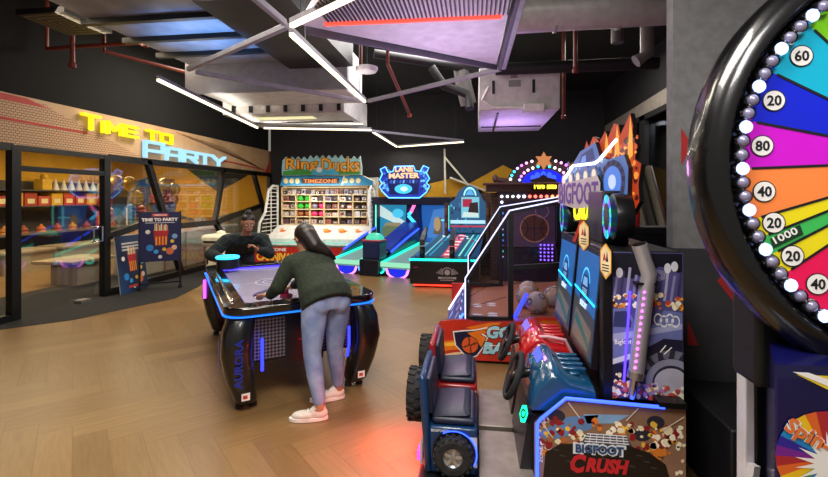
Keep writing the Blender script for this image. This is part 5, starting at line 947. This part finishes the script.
for sx in (-1, 1):
    for sy in (-1, 1):
        L = [(.05, .50, 1.05, .075, .08), (.08, .51, 1.06, .095, .10), (.25, .55, 1.09, .115, .115), (.45, .58, 1.12, .125, .12), (.62, .565, 1.11, .12, .12), (.705, .54, 1.08, .11, .11)]
        lg = loft([(z, sx * (a - .06), sy * b, rx * .92, ry) for z, a, b, rx, ry in L], LEGM, 20).build('leg', ah, 0, 50)
        for q in (-.05, .05): MB().lathe([(.001, 0), (.03, 0), (.03, .03), (.015, .05)], (sx * .44 + q, sy * 1.05, .0), (0, 0, 1), RUBBER, 14).build('foot', lg)
        MB().tube([(sx * .34, sy * 1.17, .30), (sx * .345, sy * 1.195, .40), (sx * .345, sy * 1.195, .55)], .012, glow('#2a34ff', 3.2), 8).build('light_strip', lg, label='blue glowing strip')
        if sy < 0: MB().prism([(sx * .46 - .03, .10), (sx * .46 - .03, .155), (sx * .46 + .03, .155), (sx * .46 + .03, .10)], FY(.0, -1.178, 0), 0, .004, TKW).poly([(sx * .46 - .02, .115), (sx * .46 - .02, .14), (sx * .46 + .012, .14), (sx * .46 + .012, .115)], FY(.0, -1.178, 0), M('#c23a2a', .4), .006).build('sticker', lg)
        if sx < 0 and sy < 0: MB().text('AURORA', Fr((-.638, -1.06, .22), (0, -.12, .99), (.0, .99, .12)), M('#2a3ab8', .35, em=.35), 0, -.035, .36, .06, .004, .03).build('lettering', lg); MB().text('AURORA', Fr((-.52, -1.2385, .22), (.02, 0, 1), (-1, 0, .02)), glow('#2438b0', .35), 0, -.03, .36, .06, .004, .03).build('lettering', lg)
MB().lathe([(.001, .11), (.10, .11), (.12, .12), (.125, .0), (.001, .0)], (-.38, .87, .80), (0, 0, 1), SATIN, 28).build('puck_cup', ah); MB().tube([(-.38 + .115 * math.cos(q * math.pi / 14), .87 + .115 * math.sin(q * math.pi / 14), .925) for q in range(28)], .017, glow('#28b8f0', 3), 8, True).build('ring_light', ah, label='cyan glowing ring')
MB().box((-.54, -.95, .80), (-.515, .5, .815), CHROME).build('side_trim', ah, .004); MB().box((.49, .2, .80), (.61, 1.15, .87), SATIN, Matrix.Rotation(R(-5), 3, 'X')).build('score_bar', ah, .015)
MB().box((-.63, .98, .45), (-.60, 1.02, .66), glow('#d04af0', 3)).build('light_strip', ah, label='violet glowing strip')
rot40 = lambda x, y: (-2.02 + x * .809 - y * .588, 4.38 + x * .588 + y * .809)
def mallet(x, y, c, label):
    X, Y = rot40(x, y); t = thing('mallet', label, 'mallet', (X, Y, .756)); MB().lathe([(.001, 0), (.05, 0), (.055, .01), (.052, .03), (.03, .035), (.001, .035)], (X, Y, .756), (0, 0, 1), M(c, .3), 24).build('base', t); MB().lathe([(.022, 0), (.018, .04), (.022, .06), (.001, .07)], (X, Y, .79), (0, 0, 1), M(c, .3), 16).build('knob', t)
mallet(-.08, -.80, '#7a1230', 'red striker under the hand of the person in green sweater'); 

# ================================================================== POSTERS BY THE GLASS
def poster(f_, w, hh, frame_m, body_m, title, lab, root, big):
    m = MB().prism([(0, 0), (w, 0), (w, hh), (0, hh)], f_, -.018, 0, frame_m, body_m)
    if big:
        m.poly([(w * .3, hh * .91), (w * .7, hh * .91), (w * .7, hh * .965), (w * .3, hh * .965)], f_, M('#d8432a', .5), .001); m.text('TIMEZONE', f_, TKW, w * .34, hh * .922, w * .32, hh * .03, .002, .03)
        m.text(title, f_, TKW, w * .05, hh * .81, w * .9, hh * .07, .001, .07); m.line(f_, [(w * .14, hh * .78), (w * .86, hh * .78)], hh * .01, TKW, .001)
    else:
        for q in range(3): m.line(f_, [(w * .2, hh * (.86 - .055 * q)), (w * .8, hh * (.86 - .055 * q))], hh * .03, M('#c9c6c4', .5), .001)
    cy = .52 if big else .56; cw_ = w * (.19 if big else .16)
    m.poly([(w * .52 - cw_, hh * (cy + .12)), (w * .52 + cw_, hh * (cy + .12)), (w * .52 + cw_ * .72, hh * (cy - .2)), (w * .52 - cw_ * .72, hh * (cy - .2))], f_, M('#b8232c', .5), .001)
    for q in range(4): x = w * .52 - cw_ * .7 + q * cw_ * .42; m.poly([(x, hh * (cy - .19)), (x + cw_ * .2, hh * (cy - .19)), (x + cw_ * .2, hh * (cy - .02)), (x, hh * (cy - .02))], f_, M('#f0a52a', .5), .002)
    rg = random.Random(5)
    for q in range(9): x = w * .52 - cw_ * .85 + q * cw_ * .2; m.poly([(x, hh * (cy + .1)), (x + cw_ * .14, hh * (cy + .1)), (x + cw_ * .15, hh * (cy + .2 + rg.uniform(0, .05))), (x + .003, hh * (cy + .2 + rg.uniform(0, .05)))], f_, M(['#f6dc8c', '#f2efe4', '#e88a3a'][q % 3], .5), .003)
    for x, y, r, c in ((.25, .28, .09, '#2f8ad8'), (.4, .2, .06, '#3aa0e8'), (.6, .24, .05, '#f2c23a'), (.74, .2, .1, '#d8704a'), (.85, .27, .07, '#e8c0a0'), (.2, .6, .06, '#e8e0d8'), (.86, .5, .07, '#7ab0e0'), (.8, .4, .05, '#f0c84a'), (.5, .09, .05, '#e8e4e0')): m.ell(f_, (w * x, hh * y), w * r, w * r, M(c, .5), .0035, 14)
    if not big: m.poly([(w * .3, hh * .08), (w * .7, hh * .08), (w * .7, hh * .12), (w * .3, hh * .12)], f_, M('#c23a3a', .5), .004)
    return m.build(lab, root, smooth=0)
es = thing('poster_stand', 'navy party poster on a black stand with white lettering, beside the glass front', 'poster stand', (-5.45, 7.18, 0)); uu = Vector((.51, .38, 0)).normalized()
fpo = Fr((-5.70, 6.99, .50), tuple(uu)); poster(fpo, .62, .86, BLACK, M('#1b1f52', .45), 'TIME TO PARTY', 'poster_board', es, True)
for a in (.0, .62): p = fpo.p(a, 0, -.03); MB().bar((p.x, p.y, .05), (p.x, p.y, 1.37), .03, .03, BLACK).build('leg', es); MB().lathe([(.001, .05), (.035, .05), (.035, 0), (.001, 0)], (p.x, p.y, .006), (0, 0, 1), RUBBER, 12).build('caster', es)
p0, p1 = fpo.p(0, 0, -.03), fpo.p(.62, 0, -.03); MB().bar((p0.x, p0.y, .12), (p1.x, p1.y, .12), .025, .025, BLACK).build('cross_bar', es)
lb = thing('poster_board', 'dark blue poster board leaning on the glass left of the stand', 'poster', (-5.8, 7.0, 0)); fl_ = Fr((-5.76, 6.66, .012), (-.03, .66, 0), (-.13, 0, 1.0)); GRAD = tex_mat('blue_print', 'ShaderNodeTexNoise', '#14182c', '#1c3f6e', .45, scale=1.1); poster(fl_, .66, .96, M('#b8bcc4', .4), GRAD, '', 'board', lb, False)

# ================================================================== PEOPLE
def cap_(mb, a, b, ra, rb, n=14):
    a, b = Vector(a), Vector(b); d = b - a; L = d.length or 1e-4; ax = d / L; prof = [(1e-4, -ra)] + [(ra * math.cos(R(t)), ra * math.sin(R(t))) for t in (-60, -30)] + [(ra, 0), (rb, L)] + [(rb * math.cos(R(t)), L + rb * math.sin(R(t))) for t in (30, 60)] + [(1e-4, L + rb)]
    mb.lathe(prof, a, ax, None, n); return mb
def chain(mb, pts):
    for (a, ra), (b, rb) in zip(pts, pts[1:]): cap_(mb, a, b, ra, rb)
    return mb
def tor(mb, secs, n=20):          # torso loft: (centre, half width vector, half depth vector)
    vs = []; k = len(secs)
    for c, w, d in secs:
        for i in range(n): t = 2 * math.pi * i / n; vs.append(Vector(c) + Vector(w) * math.cos(t) + Vector(d) * math.sin(t))
    return mb.add(vs, [(j * n + i, j * n + (i + 1) % n, (j + 1) * n + (i + 1) % n, (j + 1) * n + i) for j in range(k - 1) for i in range(n)] + [tuple(reversed(range(n))), tuple((k - 1) * n + i for i in range(n))], None)
def ellip(mb, c, ex, ey, ez, n=16, k=10):
    c, ex, ey, ez = Vector(c), Vector(ex), Vector(ey), Vector(ez); vs = []
    for j in range(k + 1):
        t = math.pi * j / k
        for i in range(n): a = 2 * math.pi * i / n; vs.append(c + ex * math.sin(t) * math.cos(a) + ey * math.sin(t) * math.sin(a) + ez * math.cos(t))
    return mb.add(vs, [(j*n+i, (j+1)*n+i, (j+1)*n+(i+1) % n, j*n+(i+1) % n) for j in range(k) for i in range(n)], None)
def skinned(mb, name, parent, mat, vox=.008, it=6, label=None):
    mb.mats = [mat]; o = mb.build(name, parent, 0, 0); rm = o.modifiers.new('r', 'REMESH'); rm.mode = 'VOXEL'; rm.voxel_size = vox; rm.use_smooth_shade = True
    sm = o.modifiers.new('s', 'SMOOTH'); sm.iterations = it; sm.factor = .5
    dg = bpy.context.evaluated_depsgraph_get(); me = bpy.data.meshes.new_from_object(o.evaluated_get(dg)); old = o.data; o.modifiers.clear(); o.data = me; bpy.data.meshes.remove(old); me.name = name
    if not me.materials: me.materials.append(mat)
    me.polygons.foreach_set('use_smooth', [True] * len(me.polygons))
    if label: o['label'] = label
    return o
def hand(mb, w, d, up, side, curl, s=1.0):      # wrist, pointing direction, back of hand, thumb side
    w, d, up = Vector(w), Vector(d).normalized(), Vector(up).normalized(); sd = d.cross(up).normalized() * side
    ellip(mb, w + d * .045 * s, d * .052 * s, sd * .04 * s, up * .016 * s)
    for k, (o_, l) in enumerate(((.030, .068), (.010, .076), (-.010, .071), (-.029, .056))):
        a = w + d * .082 * s + sd * o_ * s; c1 = d * math.cos(curl * .6) - up * math.sin(curl * .6); c2 = d * math.cos(curl * 1.7) - up * math.sin(curl * 1.7); b = a + c1 * l * .55 * s; chain(mb, [(a - d * .02 * s, .0095 * s), (b, .0088 * s), (b + c2 * l * .5 * s, .0075 * s)])
    a = w + d * .025 * s + sd * .03 * s; b = a + (d * .6 + sd * .75 - up * .2).normalized() * .04 * s; chain(mb, [(a, .013 * s), (b, .0105 * s), (b + (d * .9 + sd * .15 - up * .3).normalized() * .032 * s, .0085 * s)])
def head(mb, c, fwd, up, s=1.0):
    c, f, u = Vector(c), Vector(fwd).normalized(), Vector(up); u = (u - f * u.dot(f)).normalized(); sd = f.cross(u)
    ellip(mb, c + u * .02 * s - f * .008 * s, f * .094 * s, sd * .073 * s, u * .088 * s); ellip(mb, c - u * .045 * s + f * .022 * s, f * .062 * s, sd * .056 * s, u * .062 * s)
    chain(mb, [(c + u * .012 * s + f * .084 * s, .008 * s), (c - u * .022 * s + f * .104 * s, .012 * s)])
    for q in (-1, 1): ellip(mb, c - u * .005 * s + sd * .074 * s * q - f * .01 * s, f * .017 * s, sd * .009 * s, u * .03 * s); ellip(mb, c + u * .026 * s + sd * .032 * s * q + f * .076 * s, f * .014 * s, sd * .026 * s, u * .007 * s)
    return c, f, u, sd
def face(root, H, s=1.0, brow='#1a1210'):
    c, f, u, sd = H
    for q in (-1, 1):
        m = MB(); ellip(m, c + u * .006 * s + sd * .031 * s * q + f * .079 * s, f * .010 * s, sd * .014 * s, u * .008 * s, 12, 8); m.mats = [M('#e8e2dc', .3)]; p = c + u * .006 * s + sd * .031 * s * q + f * .087 * s; n0 = len(m.F); ellip(m, p, f * .004 * s, sd * .006 * s, u * .006 * s, 8, 6); m.mats = [M('#e8e2dc', .3), M('#1a100c', .3)]; m.I = [0] * n0 + [1] * (len(m.F) - n0); m.build('eye', root)
        m = MB(); chain(m, [(c + u * .030 * s + sd * .016 * s * q + f * .088 * s, .005 * s), (c + u * .034 * s + sd * .048 * s * q + f * .076 * s, .0035 * s)]); m.mats = [M(brow, .7)]; m.build('eyebrow', root)
    m = MB(); chain(m, [(c - u * .058 * s - sd * .022 * s + f * .077 * s, .005 * s), (c - u * .061 * s + f * .086 * s, .0075 * s), (c - u * .058 * s + sd * .022 * s + f * .077 * s, .005 * s)]); m.mats = [M('#8e3f3c', .45)]; m.build('mouth', root)
def shoe(root, heel, toe, name, mat, sole):
    heel, toe = Vector(heel), Vector(toe); d = (toe - heel).normalized(); sd = d.cross(Vector((0, 0, 1))); z = Vector((0, 0, 1)); m = MB()
    ellip(m, heel + d * .06 + z * .05, d * .075, sd * .042, z * .048); ellip(m, heel + d * .15 + z * .038, d * .10, sd * .047, z * .034); ellip(m, heel + d * .05 + z * .085, d * .05, sd * .038, z * .03)
    o = skinned(m, name, root, mat, .007, 4); m = MB()
    P = [heel + d * (.125 + .14 * math.cos(a)) + sd * (.047 + .006 * math.cos(a)) * math.sin(a) for a in [2 * math.pi * i / 24 for i in range(24)]]; n = 24
    m.add([p + z * .004 for p in P] + [p + z * .026 for p in P], [(i, (i + 1) % n, n + (i + 1) % n, n + i) for i in range(n)] + [tuple(reversed(range(n))), tuple(range(n, 2 * n))], sole); m.build('sole', o)
    m = MB()
    for q in range(3): p = heel + d * (.10 + .03 * q) + z * (.082 - .012 * q); m.tube([p - sd * .025, p + z * .008, p + sd * .025], .004, sole, 6)
    m.build('lace', o)
SKIN = M('#b98263', .5, var=.04); V = Vector
# --- player in the green sweater
wm = thing('person', 'person in dark green sweater and pale jeans bending over the air hockey table', 'person', (-1.13, 3.32, 0))
hL, hR = V((-1.20, 3.25, .83)), V((-1.06, 3.39, .83)); kL, kR = V((-1.20, 3.20, .46)), V((-1.10, 3.43, .45)); aL, aR = V((-1.12, 3.15, .09)), V((-1.09, 3.50, .09))
shL, shR = V((-1.45, 3.40, 1.09)), V((-1.27, 3.63, 1.10)); eL, wL_ = V((-1.52, 3.31, .92)), V((-1.60, 3.34, .845)); eR, wR_ = V((-1.42, 3.66, .93)), V((-1.55, 3.67, .86))
lv = V((-.71, -.70, 0)); fv = V((-.70, .71, 0)); up3 = V((-.42, .36, .83)); bk = V((.55, -.50, .62)) 
def torso(mb, g=1.0, hem=False):
    W = lv; S = [((-1.13, 3.32, .80), W * .165 * g, fv * .115 * g), ((-1.15, 3.34, .88), W * .165 * g, (fv * .9 - V((0, 0, .3))) * .115 * g), ((-1.22, 3.41, .98), W * .145 * g, (fv * .7 - V((0, 0, .6))) * .105 * g), ((-1.30, 3.48, 1.06), W * .16 * g, (fv * .6 - V((0, 0, .75))) * .11 * g), ((-1.37, 3.54, 1.12), W * .15 * g, (fv * .6 - V((0, 0, .75))) * .085 * g), ((-1.40, 3.555, 1.15), W * .06 * g, fv * .05 * g)]
    return tor(mb, S[1:] if hem else S)
b = MB(); torso(b); chain(b, [((-1.36, 3.53, 1.12), .055), ((-1.405, 3.565, 1.19), .05)]); HW = head(b, (-1.405, 3.57, 1.275), fv * .8 - V((.15, 0, .45)), (-.25, .25, .9), 1.05)
for h_, k_, a_ in ((hL, kL, aL), (hR, kR, aR)): chain(b, [(h_, .092), (h_.lerp(k_, .5), .078), (k_, .056), (k_.lerp(a_, .35), .055), (a_, .036), (a_ + V((-.05, -.01, -.04)), .03)])
chain(b, [(shL, .05), (eL, .04), (wL_, .026)]); chain(b, [(shR, .05), (eR, .04), (wR_, .026)])
hand(b, wL_, (-.8, .45, -.05), (.1, .3, .95), 1, .5); hand(b, wR_, (-.85, .2, -.35), (-.2, .1, .95), 1, .6)
skinned(b, 'body', wm, SKIN, .0065, 5); face(wm, HW)
j = MB(); JEAN = tex_mat('washed_denim', 'ShaderNodeTexNoise', '#6f80ac', '#9aa8cc', .85, scale=7)
tor(j, [((-1.13, 3.32, .95), lv * .16, fv * .125), ((-1.13, 3.32, .86), lv * .178, fv * .135), ((-1.13, 3.32, .78), lv * .165, fv * .12)])
for q in (-.085, .085): ellip(j, V((-1.10, 3.29, .82)) + lv * q, lv * .085, fv * .085, V((0, 0, .10)))
for h_, k_, a_ in ((hL, kL, aL), (hR, kR, aR)): chain(j, [(h_, .104), (h_.lerp(k_, .5), .09), (k_, .067), (k_.lerp(a_, .4), .064), (a_.lerp(k_, .12), .046)])
skinned(j, 'jeans', wm, JEAN, .009, 4)
KNIT = tex_mat('green_knit', 'ShaderNodeTexNoise', '#141d12', '#222d1e', .9, scale=40)
s_ = MB(); torso(s_, 1.2, True); dv = fv * .62 - V((0, 0, .55)); tor(s_, [((-1.105, 3.285, .80), lv * .205, dv * .20), ((-1.14, 3.32, .88), lv * .205, dv * .195), ((-1.22, 3.41, .98), lv * .185, dv * .165), ((-1.30, 3.48, 1.06), lv * .18, dv * .13)])
chain(s_, [(V((-1.37, 3.52, 1.10)), .085), (shL, .075), (eL, .058), (wL_.lerp(eL, .12), .04)]); chain(s_, [(V((-1.37, 3.52, 1.10)), .085), (shR, .075), (eR, .058), (wR_.lerp(eR, .15), .04)])
skinned(s_, 'sweater', wm, KNIT, .009, 4)
HAIR = M('#1c1210', .45, var=.3, scale=40); h_ = MB(); c, f, u, sd = HW
ellip(h_, c + u * .03 - f * .025, f * .098, sd * .088, u * .10); chain(h_, [(c - f * .06, .08), (c - f * .10 - u * .10 + sd * .02, .065), (c - f * .12 - u * .17 + sd * .10, .045), (c - f * .10 - u * .22 + sd * .17, .02)]); chain(h_, [(c + sd * .06 - u * .02 - f * .01, .035), (c + sd * .09 - u * .12, .035), (c + sd * .12 - u * .2, .018)])
skinned(h_, 'hair', wm, HAIR, .008, 3)
SHO, SOL = M('#d9d2c6', .6), M('#efece6', .6); shoe(wm, (-1.08, 3.165, 0), (-1.32, 3.105, 0), 'shoe', SHO, SOL); shoe(wm, (-1.06, 3.52, 0), (-1.27, 3.42, 0), 'shoe', SHO, SOL)
ph = thing('phone', 'dark violet phone held in the left hand of the person in green', 'phone', (-1.70, 3.42, .85)); rp_ = Matrix.Rotation(R(30), 3, 'Z') @ Matrix.Rotation(R(-18), 3, 'Y')
MB().box((-1.775, 3.385, .848), (-1.635, 3.455, .856), M('#1a1424', .3), rp_).build('case', ph, .003); MB().box((-1.77, 3.39, .8563), (-1.64, 3.45, .857), glow('#3a1f6a', .8), rp_, (-1.705, 3.42, .852)).build('screen', ph)
# --- player in the checked shirt at the far end
mn = thing('person', 'person in dark checked shirt leaning on the far end of the air hockey table', 'person', (-3.32, 6.02, 0))
f2 = V((.64, -.77, 0)); l2 = V((.77, .64, 0)); s1, s2 = V((-2.90, 5.86, 1.04)), V((-3.27, 5.57, 1.04)); e1_, w1_ = V((-2.78, 5.80, .85)), V((-2.86, 5.60, .93)); e2_, w2_ = V((-3.36, 5.36, .88)), V((-3.02, 5.16, .83))
def torso2(mb, g=1.0):
    return tor(mb, [((-3.33, 6.03, .82), l2 * .18 * g, f2 * .12 * g), ((-3.27, 5.95, .92), l2 * .175 * g, (f2 - V((0, 0, .4))) * .12 * g), ((-3.18, 5.83, 1.0), l2 * .19 * g, (f2 * .8 - V((0, 0, .6))) * .12 * g), ((-3.10, 5.74, 1.06), l2 * .2 * g, (f2 * .8 - V((0, 0, .6))) * .1 * g), ((-3.06, 5.69, 1.11), l2 * .09 * g, f2 * .06 * g)])
b = MB(); torso2(b); chain(b, [((-3.08, 5.71, 1.08), .06), ((-3.03, 5.65, 1.17), .055)]); HM = head(b, (-2.99, 5.61, 1.27), (.55, -.7, -.30), (.12, -.1, 1), 1.1)
for q in (-1, 1): h0 = V((-3.34, 6.04, .83)) + l2 * .1 * q; k0 = V((-3.28, 5.98, .46)) + l2 * .11 * q; a0 = V((-3.38, 6.06, .09)) + l2 * .12 * q; chain(b, [(h0, .095), (k0, .062), (a0, .04), (a0 + f2 * .08 - V((0, 0, .05)), .035)])
chain(b, [(s1, .055), (e1_, .042), (w1_, .03)]); chain(b, [(s2, .055), (e2_, .042), (w2_, .03)]); hand(b, w1_, (-.35, -.5, .6), (.5, .6, .5), -1, 1.3, 1.05); hand(b, w2_, (.8, -.5, -.1), (0, 0, 1), 1, .35, 1.05)
skinned(b, 'body', mn, M('#a9745a', .5, var=.04), .0065, 5); face(mn, HM, 1.1)
PLAID = tex_mat('checked_cloth', 'ShaderNodeTexBrick', '#10181c', '#2c463f', .85, scale=9, rot=(R(90), 0, R(-40)), Mortar_Size=.03, Brick_Width=.9, Row_Height=.9)
s_ = MB(); torso2(s_, 1.16); chain(s_, [(V((-3.10, 5.73, 1.06)), .09), (s1, .085), (e1_, .075), (w1_.lerp(e1_, .2), .05)]); chain(s_, [(V((-3.10, 5.73, 1.06)), .09), (s2, .09), (e2_, .08), (w2_.lerp(e2_, .2), .052)]); skinned(s_, 'shirt', mn, PLAID, .01, 4)
j = MB(); tor(j, [((-3.34, 6.04, .9), l2 * .185, f2 * .13), ((-3.34, 6.04, .78), l2 * .19, f2 * .13)])
for q in (-1, 1): h0 = V((-3.34, 6.04, .83)) + l2 * .1 * q; k0 = V((-3.28, 5.98, .46)) + l2 * .11 * q; a0 = V((-3.38, 6.06, .12)) + l2 * .12 * q; chain(j, [(h0, .105), (k0, .075), (a0, .055)])
skinned(j, 'trousers', mn, M('#1d2230', .85), .01, 4)
for q in (-1, 1): a0 = V((-3.38, 6.06, 0)) + l2 * .12 * q; shoe(mn, tuple(a0 - f2 * .06), tuple(a0 + f2 * .2), 'shoe', SATIN, TKW)
h_ = MB(); c, f, u, sd = HM; ellip(h_, c + u * .068 - f * .02, f * .098, sd * .088, u * .062); ellip(h_, c - f * .06, f * .045, sd * .075, u * .075); ellip(h_, c + u * .135 - f * .03, f * .045, sd * .045, u * .045); skinned(h_, 'hair', mn, HAIR, .008, 3)
